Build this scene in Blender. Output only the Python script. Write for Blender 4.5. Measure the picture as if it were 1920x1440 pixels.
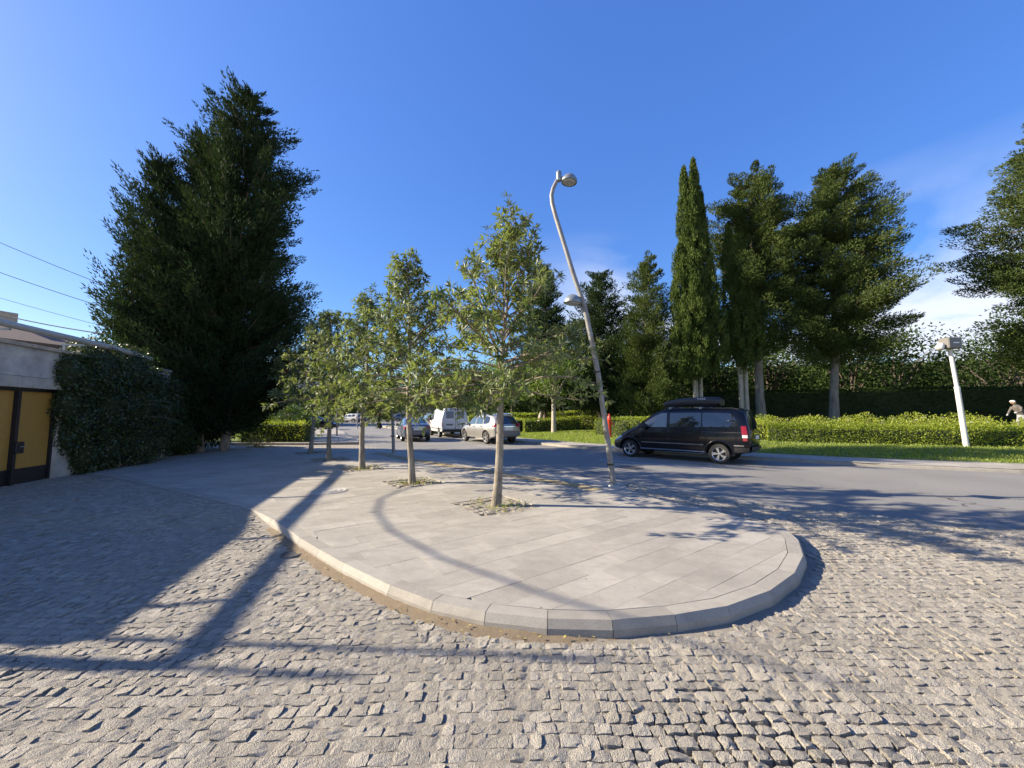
import bpy, bmesh, math, random
import numpy as np
from mathutils import Vector, Matrix

for o in list(bpy.data.objects): bpy.data.objects.remove(o)
SC = bpy.context.scene
COL = SC.collection
R = math.radians

# ------------------------------------------------------------------ camera
cam = bpy.data.cameras.new('camera'); camo = bpy.data.objects.new('camera', cam); COL.objects.link(camo)
cam.sensor_width = 36; cam.lens = 13.52; cam.clip_start = 0.05; cam.clip_end = 3000
camo.location = (0, 0, 1.7); camo.rotation_euler = (R(94.4), 0, 0)
SC.camera = camo

# ------------------------------------------------------------------ light
SKY_G, SKY_K, SKY_PR, SKY_PG, SKY_KR, SKY_KG = .49, 1.33, 1.84, 1.75, 1.08, .98
SUN_EL, SUN_AZ = 27.0, 176.0          # azimuth of the sun seen from above, counter-clockwise from +X
sdir = Vector((math.cos(R(SUN_EL))*math.cos(R(SUN_AZ)), math.cos(R(SUN_EL))*math.sin(R(SUN_AZ)), math.sin(R(SUN_EL))))
sl = bpy.data.lights.new('sun', 'SUN'); so = bpy.data.objects.new('sun', sl); COL.objects.link(so)
sl.energy = 4.2; sl.angle = R(0.55); sl.color = (1.0, 0.87, 0.67)
so.rotation_euler = (-sdir).to_track_quat('-Z', 'Y').to_euler(); so.location = (-40, 5, 30)
W = bpy.data.worlds.new('World'); SC.world = W; W.use_nodes = True
nt = W.node_tree; nt.nodes.clear()
wo = nt.nodes.new('ShaderNodeOutputWorld'); bg = nt.nodes.new('ShaderNodeBackground')
sky = nt.nodes.new('ShaderNodeTexSky'); sky.sky_type = 'NISHITA'; sky.sun_disc = False
sky.sun_elevation = R(SUN_EL); sky.sun_rotation = R(90 - SUN_AZ)
sky.air_density = 1.0; sky.dust_density = 0.6; sky.ozone_density = 2.6; sky.altitude = 50
bg.inputs['Strength'].default_value = 0.12
def wn(t, **k):
    n = nt.nodes.new(t)
    for a, b in k.items(): setattr(n, a, b)
    return n
def wmath(op, a, b=None, clamp=False):
    n = wn('ShaderNodeMath', operation=op); n.use_clamp = clamp
    for i, v in enumerate((a, b)):
        if v is None: continue
        if isinstance(v, (int, float)): n.inputs[i].default_value = v
        else: nt.links.new(v, n.inputs[i])
    return n.outputs[0]
tc = wn('ShaderNodeTexCoord'); sep = wn('ShaderNodeSeparateXYZ'); nt.links.new(tc.outputs['Generated'], sep.inputs[0])
den = wmath('ADD', wmath('MAXIMUM', sep.outputs[2], 0.0), 0.16)
cmb = wn('ShaderNodeCombineXYZ')
nt.links.new(wmath('DIVIDE', sep.outputs[0], den), cmb.inputs[0]); nt.links.new(wmath('DIVIDE', sep.outputs[1], den), cmb.inputs[1])
cmb.inputs[2].default_value = 60.9
nz = wn('ShaderNodeTexNoise'); nz.inputs['Scale'].default_value = 0.62; nz.inputs['Detail'].default_value = 8; nz.inputs['Roughness'].default_value = 0.55; nz.inputs['Distortion'].default_value = 0.35
nt.links.new(cmb.outputs[0], nz.inputs['Vector'])
# clouds lie low in the east, the half of the sky that the sun shines on
band = wmath('MULTIPLY', wmath('DIVIDE', wmath('SUBTRACT', 0.44, sep.outputs[2]), 0.26, True), 1.0)
east = wmath('DIVIDE', wmath('ADD', sep.outputs[0], 0.02), 0.22, True)
cl = wmath('MULTIPLY', wmath('DIVIDE', wmath('SUBTRACT', nz.outputs['Fac'], 0.425), 0.12, True), wmath('MULTIPLY', band, east))
mix = wn('ShaderNodeMixRGB'); mix.inputs[2].default_value = (2.75, 2.9, 3.3, 1)
# camera-like response of the sky colour: deeper blue overhead, soft shoulder towards the horizon
sc3 = wn('ShaderNodeSeparateColor'); nt.links.new(sky.outputs[0], sc3.inputs[0]); cc3 = wn('ShaderNodeCombineColor')
bo = wmath('MULTIPLY', wmath('POWER', sc3.outputs[2], SKY_G), SKY_K)
for i_, pw_, kk_ in ((0, SKY_PR, SKY_KR), (1, SKY_PG, SKY_KG)): nt.links.new(wmath('MULTIPLY', bo, wmath('MULTIPLY', wmath('POWER', wmath('DIVIDE', sc3.outputs[i_], sc3.outputs[2]), pw_), kk_)), cc3.inputs[i_])
nt.links.new(bo, cc3.inputs[2])
nt.links.new(wmath('MULTIPLY', cl, 0.92), mix.inputs[0]); nt.links.new(cc3.outputs[0], mix.inputs[1])
nt.links.new(mix.outputs[0], bg.inputs[0]); nt.links.new(bg.outputs[0], wo.inputs[0])
SC.view_settings.view_transform = 'Standard'; SC.view_settings.look = 'None'
SC.view_settings.gamma = 1; SC.view_settings.exposure = 1.6; SC.view_settings.use_curve_mapping = False
SC.render.engine = 'CYCLES'
SC.cycles.max_bounces = 6; SC.cycles.diffuse_bounces = 3; SC.cycles.glossy_bounces = 3; SC.cycles.transmission_bounces = 4; SC.cycles.transparent_max_bounces = 6
SC.cycles.use_denoising = True; SC.cycles.sample_clamp_indirect = 6

# ------------------------------------------------------------------ helpers
def tag(o, label=None, cat=None, group=None, kind=None):
    if label: o['label'] = label
    if cat: o['category'] = cat
    if group: o['group'] = group
    if kind: o['kind'] = kind
    return o
def empty(name, loc=(0, 0, 0), rz=0, label=None, cat=None, group=None):
    o = bpy.data.objects.new(name, None); COL.objects.link(o); o.location = loc; o.rotation_euler = (0, 0, rz)
    return tag(o, label, cat, group)
def link(name, me, parent=None, mats=None):
    o = bpy.data.objects.new(name, me); COL.objects.link(o)
    if parent: o.parent = parent
    if mats is not None:
        for m in (mats if isinstance(mats, (list, tuple)) else [mats]): me.materials.append(m)
    return o
def np_mesh(name, V, F, mats=None, parent=None, smooth=False, rnd=None, fmat=None):
    """V (n,3); F (m,k) array of one face size, or list of such arrays"""
    me = bpy.data.meshes.new(name)
    V = np.asarray(V, dtype=np.float32); Fs = F if isinstance(F, list) else [F]
    Fs = [np.asarray(f, dtype=np.int32) for f in Fs if len(f)]
    me.vertices.add(len(V)); me.vertices.foreach_set('co', V.ravel())
    loops = np.concatenate([f.ravel() for f in Fs]); tot = np.concatenate([np.full(len(f), f.shape[1], np.int32) for f in Fs])
    start = np.concatenate([[0], np.cumsum(tot)[:-1]]).astype(np.int32)
    me.loops.add(len(loops)); me.loops.foreach_set('vertex_index', loops)
    me.polygons.add(len(tot)); me.polygons.foreach_set('loop_start', start); me.polygons.foreach_set('loop_total', tot)
    me.polygons.foreach_set('use_smooth', np.full(len(tot), bool(smooth)))
    if fmat is not None: me.polygons.foreach_set('material_index', np.asarray(fmat, np.int32))
    me.update(calc_edges=True)
    if rnd is not None:
        a = me.attributes.new('rnd', 'FLOAT', 'FACE'); a.data.foreach_set('value', np.asarray(rnd, np.float32))
    return link(name, me, parent, mats)
class MB:
    def __init__(s): s.v = []; s.f = []; s.m = []; s.mi = 0
    def add(s, vs, fs):
        b = len(s.v); s.v += [tuple(v) for v in vs]; s.f += [tuple(i + b for i in f) for f in fs]; s.m += [s.mi]*len(fs); return s
    def box(s, c, d, rz=0, bev=0):
        x, y, z = d[0]/2, d[1]/2, d[2]/2; b = min(bev, x*.9, y*.9, z*.9)
        if b <= 0:
            vs = [(sx*x, sy*y, sz*z) for sz in (-1, 1) for sx, sy in ((-1, -1), (1, -1), (1, 1), (-1, 1))]
            fs = [(3, 2, 1, 0), (4, 5, 6, 7), (0, 1, 5, 4), (1, 2, 6, 5), (2, 3, 7, 6), (3, 0, 4, 7)]
        else:
            rings = []
            for zz, ins in ((-z, b), (-z + b, 0), (z - b, 0), (z, b)):
                a, e = x - ins, y - ins
                rings.append([(-a + (b-ins), -e, zz), (a - (b-ins), -e, zz), (a, -e + (b-ins), zz), (a, e - (b-ins), zz), (a - (b-ins), e, zz), (-a + (b-ins), e, zz), (-a, e - (b-ins), zz), (-a, -e + (b-ins), zz)])
            vs = [v for r in rings for v in r]
            fs = [tuple(range(7, -1, -1)), tuple(range(24, 32))] + [(k*8+i, k*8+(i+1) % 8, k*8+8+(i+1) % 8, k*8+8+i) for k in range(3) for i in range(8)]
        ca, sa = math.cos(rz), math.sin(rz)
        return s.add([(c[0]+ca*a-sa*e, c[1]+sa*a+ca*e, c[2]+g) for a, e, g in vs], fs)
    def tube(s, pts, rad, n=8, cap=True):
        pts = [Vector(p) for p in pts]; rad = rad if hasattr(rad, '__len__') else [rad]*len(pts)
        vs = []; up = None
        for i, p in enumerate(pts):
            t = (pts[min(i+1, len(pts)-1)] - pts[max(i-1, 0)]).normalized()
            if up is None: up = Vector((0, 0, 1)) if abs(t.z) < .9 else Vector((1, 0, 0))
            a = t.cross(up).normalized(); up = a.cross(t).normalized()
            vs += [p + (a*math.cos(2*math.pi*k/n) + up*math.sin(2*math.pi*k/n))*rad[i] for k in range(n)]
        fs = [(i*n+k, i*n+(k+1) % n, (i+1)*n+(k+1) % n, (i+1)*n+k) for i in range(len(pts)-1) for k in range(n)]
        if cap: fs += [tuple(range(n-1, -1, -1)), tuple((len(pts)-1)*n+k for k in range(n))]
        return s.add(vs, fs)
    def lathe(s, prof, n=24, M=None, cap=True):
        """prof: (r,z) list about local z"""
        vs = []; M = M or Matrix()
        for r, z in prof: vs += [M @ Vector((r*math.cos(2*math.pi*k/n), r*math.sin(2*math.pi*k/n), z)) for k in range(n)]
        fs = [(i*n+k, i*n+(k+1) % n, (i+1)*n+(k+1) % n, (i+1)*n+k) for i in range(len(prof)-1) for k in range(n)]
        if cap and prof[0][0] > 1e-4: fs.append(tuple(range(n-1, -1, -1)))
        if cap and prof[-1][0] > 1e-4: fs.append(tuple((len(prof)-1)*n+k for k in range(n)))
        return s.add(vs, fs)
    def prism(s, poly, z0, z1):
        n = len(poly); vs = [(x, y, z0) for x, y in poly] + [(x, y, z1) for x, y in poly]
        return s.add(vs, [tuple(range(n-1, -1, -1)), tuple(range(n, 2*n))] + [(i, (i+1) % n, n+(i+1) % n, n+i) for i in range(n)])
    def obj(s, name, mats, parent=None, smooth=None):
        me = bpy.data.meshes.new(name); me.from_pydata([tuple(v) for v in s.v], [], s.f); me.polygons.foreach_set('material_index', s.m)
        me.validate()
        if smooth: me.polygons.foreach_set('use_smooth', [True]*len(me.polygons)); 
        me.update()
        o = link(name, me, parent, mats)
        if smooth: me.set_sharp_from_angle(angle=R(smooth))
        return o
def text_obj(name, body, size, mat_, parent, M, ext=0.001):
    cu = bpy.data.curves.new(name, 'FONT'); cu.body = body; cu.size = size; cu.align_x = 'CENTER'; cu.align_y = 'CENTER'; cu.extrude = ext; cu.resolution_u = 2
    t = bpy.data.objects.new(name, cu); COL.objects.link(t)
    dg = bpy.context.evaluated_depsgraph_get(); me = bpy.data.meshes.new_from_object(t.evaluated_get(dg))
    bpy.data.objects.remove(t); bpy.data.curves.remove(cu)
    me.materials.clear(); o = link(name, me, parent, mat_); o.matrix_local = M
    return o
def smoothstep(a, b, x):
    t = np.clip((np.asarray(x, float)-a)/(b-a), 0, 1); return t*t*(3-2*t)
def in_poly(P, poly):
    x, y = P[:, 0], P[:, 1]; c = np.zeros(len(P), bool); n = len(poly)
    for i in range(n):
        x0, y0 = poly[i]; x1, y1 = poly[(i+1) % n]
        if y0 == y1: continue
        k = ((y0 > y) != (y1 > y)) & (x < (x1-x0)*(y-y0)/(y1-y0)+x0); c ^= k
    return c
def dist_line(P, pl):
    best = np.full(len(P), 1e9)
    for a, b in zip(pl, pl[1:]):
        a = np.array(a, float); d = np.array(b, float)-a; t = np.clip(((P-a)@d)/(d@d), 0, 1)
        best = np.minimum(best, np.linalg.norm(P-a-t[:, None]*d, axis=1))
    return best
def offset_line(pl, d):
    """offset a polyline to its left by d"""
    out = []; n = len(pl)
    for i in range(n):
        a = Vector(pl[max(i-1, 0)]); b = Vector(pl[min(i+1, n-1)]); t = (b-a).normalized(); out.append((pl[i][0]-t.y*d, pl[i][1]+t.x*d))
    return out
def resample(pl, step):
    pts = [Vector(p) for p in pl]; L = [0]
    for a, b in zip(pts, pts[1:]): L.append(L[-1]+(b-a).length)
    n = max(1, round(L[-1]/step)); out = []
    for i in range(n+1):
        s = L[-1]*i/n; k = 0
        while k < len(L)-2 and L[k+1] < s: k += 1
        t = (s-L[k])/(L[k+1]-L[k]); p = pts[k].lerp(pts[k+1], t); out.append(tuple(p))
    return out

# ------------------------------------------------------------------ materials
def new_mat(name):
    m = bpy.data.materials.new(name); m.use_nodes = True; t = m.node_tree; return m, t, t.nodes['Principled BSDF']
def N(t, typ, **kw):
    n = t.nodes.new(typ)
    for k, v in kw.items():
        if k in n.inputs: 
            n.inputs[k].default_value = v
        else: setattr(n, k, v)
    return n
def ramp(t, fac, stops):
    r = N(t, 'ShaderNodeValToRGB'); e = r.color_ramp.elements
    while len(e) < len(stops): e.new(0.5)
    for el, (p, c) in zip(e, stops): el.position = p; el.color = (*c, 1) if len(c) == 3 else c
    t.links.new(fac, r.inputs[0]); return r.outputs[0]
def mixc(t, fac, a, b, mode='MIX'):
    n = N(t, 'ShaderNodeMixRGB'); n.blend_type = mode
    for i, v in ((0, fac), (1, a), (2, b)):
        if isinstance(v, (int, float)): n.inputs[i].default_value = v
        elif isinstance(v, tuple): n.inputs[i].default_value = (*v, 1)
        else: t.links.new(v, n.inputs[i])
    return n.outputs[0]
def noise(t, scale, detail=4, rough=.55, vec=None, stretch=None):
    n = N(t, 'ShaderNodeTexNoise', Scale=scale, Detail=detail, Roughness=rough)
    tcn = N(t, 'ShaderNodeTexCoord'); v = vec or tcn.outputs['Object']
    if stretch:
        mp = N(t, 'ShaderNodeMapping'); mp.inputs['Scale'].default_value = stretch; t.links.new(v, mp.inputs[0]); v = mp.outputs[0]
    t.links.new(v, n.inputs['Vector']); return n.outputs['Fac']
def world_pos(t): return N(t, 'ShaderNodeNewGeometry').outputs['Position']
def bump(t, b, h, strength=.4, dist=.01):
    n = N(t, 'ShaderNodeBump'); n.inputs['Strength'].default_value = strength; n.inputs['Distance'].default_value = dist
    t.links.new(h, n.inputs['Height']); t.links.new(n.outputs[0], b.inputs['Normal'])
def simple(name, col, rough=.5, metal=0, coat=0, var=0.0, vscale=6, bumps=0, bscale=60, spec=None, dark=None, trans=0):
    m, t, b = new_mat(name)
    b.inputs['Roughness'].default_value = rough; b.inputs['Metallic'].default_value = metal
    if coat: b.inputs['Coat Weight'].default_value = coat; b.inputs['Coat Roughness'].default_value = .04
    if spec is not None: b.inputs['Specular IOR Level'].default_value = spec
    if var:
        d = dark or tuple(c*(1-var) for c in col); l = tuple(min(1, c*(1+var*.6)) for c in col)
        c = ramp(t, noise(t, vscale, 6, .6), [(.3, d), (.72, l)]); t.links.new(c, b.inputs['Base Color'])
    else: b.inputs['Base Color'].default_value = (*col, 1)
    if bumps: bump(t, b, noise(t, bscale, 4), bumps, .01)
    return m
def leaf_mat(name, cols, rough=.45, transl=.25, spec=.5, under=None):
    m, t, b = new_mat(name)
    a = N(t, 'ShaderNodeAttribute'); a.attribute_name = 'rnd'
    n = len(cols); c = ramp(t, a.outputs['Fac'], [(i/(n-1), c) for i, c in enumerate(cols)])
    if under:
        gm = N(t, 'ShaderNodeNewGeometry'); c = mixc(t, gm.outputs['Backfacing'], c, under)
    b.inputs['Roughness'].default_value = rough; b.inputs['Specular IOR Level'].default_value = spec
    t.links.new(c, b.inputs['Base Color'])
    tr = N(t, 'ShaderNodeBsdfTranslucent'); t.links.new(mixc(t, 1.0, c, (1.5, 1.6, .7), 'MULTIPLY'), tr.inputs[0])
    mx = N(t, 'ShaderNodeMixShader'); mx.inputs[0].default_value = transl
    t.links.new(b.outputs[0], mx.inputs[1]); t.links.new(tr.outputs[0], mx.inputs[2]); t.links.new(mx.outputs[0], t.nodes['Material Output'].inputs[0])
    return m
M = {}
def mk_stone(name, c0, c1, speck=(.12, .11, .10), bstr=.6, bscale=55, rough=.85, stain=None, streak=False, vary=.35, dust=None, bdist=.012, grime=False):
    m, t, b = new_mat(name); wp = world_pos(t)
    at = N(t, 'ShaderNodeAttribute'); at.attribute_name = 'rnd'; oi = N(t, 'ShaderNodeObjectInfo')
    ad = N(t, 'ShaderNodeMath', operation='ADD'); t.links.new(at.outputs['Fac'], ad.inputs[0]); t.links.new(oi.outputs['Random'], ad.inputs[1])
    fr = N(t, 'ShaderNodeMath', operation='FRACT'); t.links.new(ad.outputs[0], fr.inputs[0])
    base = ramp(t, noise(t, 9, 6, .65, wp), [(.3, c0), (.7, c1)])
    base = mixc(t, vary, base, ramp(t, fr.outputs[0], [(0, tuple(x*.42 for x in c0)), (.10, tuple(x*.72 for x in c0)), (.5, c0), (.85, c1), (1, tuple(min(1, x*1.15) for x in c1))]))
    base = mixc(t, .38, base, ramp(t, noise(t, 170, 2, .8, wp), [(.36, tuple(x*.45 for x in c0)), (.55, c1), (.72, tuple(min(1, x*1.25) for x in c1))]))
    if streak: base = mixc(t, ramp(t, noise(t, 2.2, 6, .7, wp, (1.0, 2.6, 1)), [(.47, (0, 0, 0)), (.72, (.45, .45, .45))]), base, tuple(x*.62 for x in c0))
    if dust: base = mixc(t, ramp(t, noise(t, 1.1, 5, .6, wp), [(.42, (0, 0, 0)), (.68, (.65, .65, .65))]), base, dust)
    if grime:
        base = mixc(t, ramp(t, noise(t, .8, 7, .72, wp), [(.46, (0, 0, 0)), (.74, (.6, .6, .6))]), base, tuple(x*.58 for x in c0))
        base = mixc(t, ramp(t, noise(t, 7.5, 3, .5, wp), [(.735, (0, 0, 0)), (.75, (.75, .75, .75))]), base, (.10, .095, .085))
    if stain: base = mixc(t, ramp(t, noise(t, 26, 3, .5, wp), [(.70, (0, 0, 0)), (.76, (.5, .5, .5))]), base, stain)
    t.links.new(base, b.inputs['Base Color']); b.inputs['Roughness'].default_value = rough; b.inputs['Specular IOR Level'].default_value = .3
    ad2 = N(t, 'ShaderNodeMath', operation='ADD'); t.links.new(noise(t, bscale, 5, .65, wp), ad2.inputs[0]); t.links.new(noise(t, bscale*4.2, 2, .6, wp), ad2.inputs[1])
    bump(t, b, ad2.outputs[0], bstr, bdist)
    return m
M['cobble'] = mk_stone('cobble_stone', (.36, .332, .285), (.56, .518, .445), bstr=1.0, bscale=38, dust=(.50, .455, .375), vary=.68, bdist=.03)
M['cobble_bed'] = mk_stone('cobble_bed_sand', (.31, .28, .235), (.47, .432, .37), bstr=1.0, bscale=60, stain=(.15, .13, .1), bdist=.02)
M['slab'] = mk_stone('pavement_slab', (.325, .302, .262), (.445, .413, .358), bstr=.35, bscale=70, rough=.8, streak=True, vary=.38, stain=(.23, .215, .19), grime=True)
M['kerb'] = mk_stone('kerb_granite', (.29, .27, .235), (.40, .372, .322), bstr=.4, bscale=90, rough=.8, vary=.4, streak=True)
M['joint'] = simple('joint_mortar', (.17, .155, .13), .95, var=.3, vscale=20)
M['dirt'] = mk_stone('kerb_dirt', (.19, .145, .095), (.33, .265, .185), bstr=1.0, bscale=70, rough=.95)
M['gravel'] = simple('pebble', (.42, .39, .35), .85, var=.3, vscale=30)
M['yellow_tile'] = mk_stone('tactile_tile', (.30, .235, .13), (.44, .35, .19), bstr=.5, bscale=50, rough=.85, dust=(.27, .25, .22))
M['pit_stone'] = mk_stone('pit_stone', (.25, .225, .19), (.38, .345, .30), bstr=.8, bscale=60, vary=.5)
m, t, b = new_mat('asphalt'); wp = world_pos(t)
c = ramp(t, noise(t, 160, 3, .7, wp), [(.3, (.15, .146, .139)), (.7, (.26, .252, .235))])
c = mixc(t, .55, c, ramp(t, noise(t, .35, 5, .55, wp), [(.3, (.165, .161, .153)), (.7, (.26, .252, .235))]))
c = mixc(t, ramp(t, noise(t, 1.3, 4, .6, wp), [(.55, (0, 0, 0)), (.75, (.4, .4, .4))]), c, (.20, .19, .17))
t.links.new(c, b.inputs['Base Color']); b.inputs['Roughness'].default_value = .8; b.inputs['Specular IOR Level'].default_value = .3
vc_ = N(t, 'ShaderNodeTexVoronoi', Scale=.42); vc_.feature = 'DISTANCE_TO_EDGE'; dn = N(t, 'ShaderNodeTexNoise', Scale=1.7, Detail=5.0); t.links.new(wp, dn.inputs['Vector'])
wv3 = N(t, 'ShaderNodeVectorMath', operation='ADD'); t.links.new(wp, wv3.inputs[0]); t.links.new(dn.outputs['Color'], wv3.inputs[1]); t.links.new(wv3.outputs[0], vc_.inputs['Vector'])
crk = N(t, 'ShaderNodeMath', operation='MULTIPLY'); t.links.new(ramp(t, vc_.outputs['Distance'], [(.004, (1, 1, 1)), (.010, (0, 0, 0))]), crk.inputs[0]); t.links.new(ramp(t, noise(t, .22, 3, .5, wp), [(.48, (0, 0, 0)), (.6, (1, 1, 1))]), crk.inputs[1])
c = mixc(t, crk.outputs[0], c, (.05, .048, .045)); c = mixc(t, ramp(t, noise(t, .55, 3, .4, wp, (1, .5, 1)), [(.66, (0, 0, 0)), (.70, (.5, .5, .5))]), c, (.075, .074, .074)); t.links.new(c, b.inputs['Base Color'])
bump(t, b, noise(t, 220, 3, .6, wp), .5, .008); M['asphalt'] = m
m, t, b = new_mat('road_paint'); wp = world_pos(t)
c = ramp(t, noise(t, 40, 5, .7, wp), [(.40, (.16, .155, .15)), (.55, (.62, .61, .58))]); t.links.new(c, b.inputs['Base Color']); b.inputs['Roughness'].default_value = .7; M['paint'] = m
m, t, b = new_mat('lawn_soil'); wp = world_pos(t)
c = ramp(t, noise(t, 30, 5, .7, wp), [(.28, (.09, .125, .024)), (.55, (.17, .22, .042)), (.8, (.24, .265, .075))])
c = mixc(t, ramp(t, noise(t, .9, 4, .6, wp), [(.45, (0, 0, 0)), (.75, (.5, .5, .5))]), c, (.13, .125, .05))
t.links.new(c, b.inputs['Base Color']); b.inputs['Roughness'].default_value = .95; bump(t, b, noise(t, 60, 4, .7, wp), 1, .05); M['lawn'] = m
m, t, b = new_mat('driveway_setts'); wp = world_pos(t)
v = N(t, 'ShaderNodeTexVoronoi', Scale=9.0); t.links.new(wp, v.inputs['Vector']); v2 = N(t, 'ShaderNodeTexVoronoi', Scale=9.0); v2.feature = 'DISTANCE_TO_EDGE'; t.links.new(wp, v2.inputs['Vector'])
sp = N(t, 'ShaderNodeSeparateColor'); t.links.new(v.outputs['Color'], sp.inputs[0])
c = ramp(t, sp.outputs[0], [(0, (.26, .23, .19)), (1, (.44, .40, .34))]); c = mixc(t, ramp(t, v2.outputs['Distance'], [(.0, (1, 1, 1)), (.09, (0, 0, 0))]), c, (.20, .17, .13))
t.links.new(c, b.inputs['Base Color']); b.inputs['Roughness'].default_value = .9
bump(t, b, ramp(t, v2.outputs['Distance'], [(0, (0, 0, 0)), (.2, (1, 1, 1))]), .8, .03); M['setts'] = m
M['soil'] = simple('bare_soil', (.33, .285, .225), .95, var=.35, vscale=3, bumps=.8, bscale=20)
M['bark'] = simple('smooth_bark', (.33, .275, .21), .9, var=.4, vscale=14, bumps=.7, bscale=40)
m, t, b = new_mat('pale_bark'); wp = world_pos(t)
c = ramp(t, noise(t, 14, 6, .7, wp, (1, 1, .22)), [(.3, (.19, .165, .13)), (.5, (.36, .32, .26)), (.75, (.52, .48, .41))])
t.links.new(c, b.inputs['Base Color']); b.inputs['Roughness'].default_value = .9; bump(t, b, noise(t, 26, 5, .7, wp, (1, 1, .2)), .9, .02); M['pale_bark'] = m
m, t, b = new_mat('street_tree_bark'); wp = world_pos(t)
c = ramp(t, noise(t, 10, 6, .7, wp, (1, 1, .35)), [(.32, (.12, .10, .08)), (.5, (.235, .205, .165)), (.72, (.36, .325, .265))])
c = mixc(t, ramp(t, noise(t, 5, 4, .7, wp), [(.60, (0, 0, 0)), (.66, (.8, .8, .8))]), c, (.15, .11, .075))
t.links.new(c, b.inputs['Base Color']); b.inputs['Roughness'].default_value = .9; bump(t, b, noise(t, 34, 5, .7, wp, (1, 1, .3)), .9, .015); M['street_bark'] = m
m, t, b = new_mat('grey_cypress_bark'); wp = world_pos(t)
c = ramp(t, noise(t, 9, 7, .75, wp, (1, 1, .16)), [(.30, (.09, .08, .068)), (.5, (.20, .18, .152)), (.75, (.33, .305, .265))])
t.links.new(c, b.inputs['Base Color']); b.inputs['Roughness'].default_value = .95; bump(t, b, noise(t, 16, 6, .7, wp, (1, 1, .14)), 1.0, .05); M['grey_bark'] = m
M['dark_bark'] = simple('dark_bark', (.13, .105, .08), .95, var=.4, vscale=10, bumps=.9, bscale=22)
M['twig'] = simple('twig_bark', (.20, .165, .12), .9, var=.3)
M['leaf_street'] = leaf_mat('street_tree_leaf', [(.052, .082, .026), (.088, .125, .040), (.135, .17, .062), (.20, .215, .095)], .46, .34, .4, under=(.17, .20, .085))
M['leaf_conifer'] = leaf_mat('dark_conifer_leaf', [(.018, .034, .016), (.028, .048, .020), (.046, .064, .027)], .85, .12, .08)
M['leaf_cypress'] = leaf_mat('cypress_leaf', [(.036, .056, .018), (.062, .088, .026), (.100, .122, .040)], .85, .16, .1)
M['leaf_column'] = leaf_mat('column_cypress_leaf', [(.042, .066, .017), (.066, .096, .024), (.105, .13, .038)], .85, .18, .1)
M['leaf_hedge'] = leaf_mat('hedge_leaf', [(.14, .185, .02), (.235, .285, .033), (.34, .37, .06)], .5, .42, .4)
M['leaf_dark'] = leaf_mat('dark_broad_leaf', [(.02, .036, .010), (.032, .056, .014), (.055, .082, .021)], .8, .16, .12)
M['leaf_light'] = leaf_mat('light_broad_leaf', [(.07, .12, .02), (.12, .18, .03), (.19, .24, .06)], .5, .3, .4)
M['leaf_ivy'] = leaf_mat('ivy_leaf', [(.022, .042, .014), (.04, .068, .02), (.065, .095, .03)], .4, .18, .5)
M['leaf_dry'] = leaf_mat('dry_leaf', [(.20, .15, .08), (.33, .26, .13), (.42, .36, .10)], .7, .2, .3)
M['grass'] = leaf_mat('grass_blade', [(.13, .19, .025), (.21, .275, .042), (.30, .32, .09)], .5, .42, .3)
M['petal'] = simple('white_petal', (.78, .76, .70), .6)
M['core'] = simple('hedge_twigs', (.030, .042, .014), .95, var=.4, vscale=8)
M['steel_pole'] = simple('grey_steel', (.30, .32, .34), .5, .35, var=.15, vscale=8)
m, t, b = new_mat('lamp_pole_paint'); wp = world_pos(t)
c = ramp(t, noise(t, 7, 6, .7, wp), [(.35, (.18, .178, .17)), (.65, (.28, .275, .262))])
c = mixc(t, ramp(t, noise(t, 2.3, 7, .75, wp), [(.60, (0, 0, 0)), (.70, (1, 1, 1))]), c, (.20, .085, .035))
t.links.new(c, b.inputs['Base Color']); b.inputs['Roughness'].default_value = .55; b.inputs['Metallic'].default_value = .15; M['lamp_pole'] = m
M['lamp_shell'] = simple('lamp_shell', (.26, .29, .29), .4, .5, var=.2, vscale=9)
M['lamp_glass'] = simple('lamp_lens', (.35, .36, .34), .25, 0, .3)
M['black'] = simple('black_plastic', (.018, .018, .019), .5)
M['rubber'] = simple('tyre_rubber', (.022, .022, .022), .8, var=.2, vscale=20)
M['alloy'] = simple('alloy_rim', (.62, .62, .61), .28, .85)
M['glass'] = simple('tinted_glass', (.012, .015, .02), .03, 0, .6, spec=1.0)
M['glass_light'] = simple('car_glass', (.05, .075, .085), .03, 0, .8, spec=1.0)
M['chrome'] = simple('chrome', (.75, .75, .75), .12, 1)
M['red_lens'] = simple('tail_lens', (.26, .008, .010), .15, 0, .5)
M['clear_lens'] = simple('clear_lens', (.62, .62, .60), .1, 0, .5)
M['plate'] = simple('number_plate', (.66, .66, .64), .5)
M['paint_black'] = simple('black_paint', (.0045, .005, .008), .25, .0, .35, spec=.25)
M['paint_silver'] = simple('silver_paint', (.33, .32, .30), .33, .55, .8)
M['paint_blue'] = simple('slate_blue_paint', (.085, .105, .155), .30, .45, .8)
M['paint_white'] = simple('white_paint', (.58, .575, .56), .35, 0, .5, var=.05)
M['paint_grey'] = simple('grey_paint', (.16, .165, .17), .3, .4, .8)
M['trim_grey'] = simple('grey_trim', (.15, .145, .135), .6)
M['box_black'] = simple('roof_box_plastic', (.02, .021, .023), .42)
M['white_text'] = simple('white_print', (.7, .7, .7), .5)
M['dark_text'] = simple('dark_print', (.05, .06, .12), .6)
M['red'] = simple('red_paint', (.55, .045, .02), .4, 0, .3, var=.15)
M['white_post'] = simple('white_post_paint', (.58, .57, .54), .5, var=.12, vscale=5)
M['plaster'] = simple('old_plaster', (.54, .51, .45), .95, var=.35, vscale=2.2, bumps=.5, bscale=18)
M['limestone'] = simple('limestone_block', (.52, .47, .38), .9, var=.2, vscale=4, bumps=.4, bscale=30)
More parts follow.
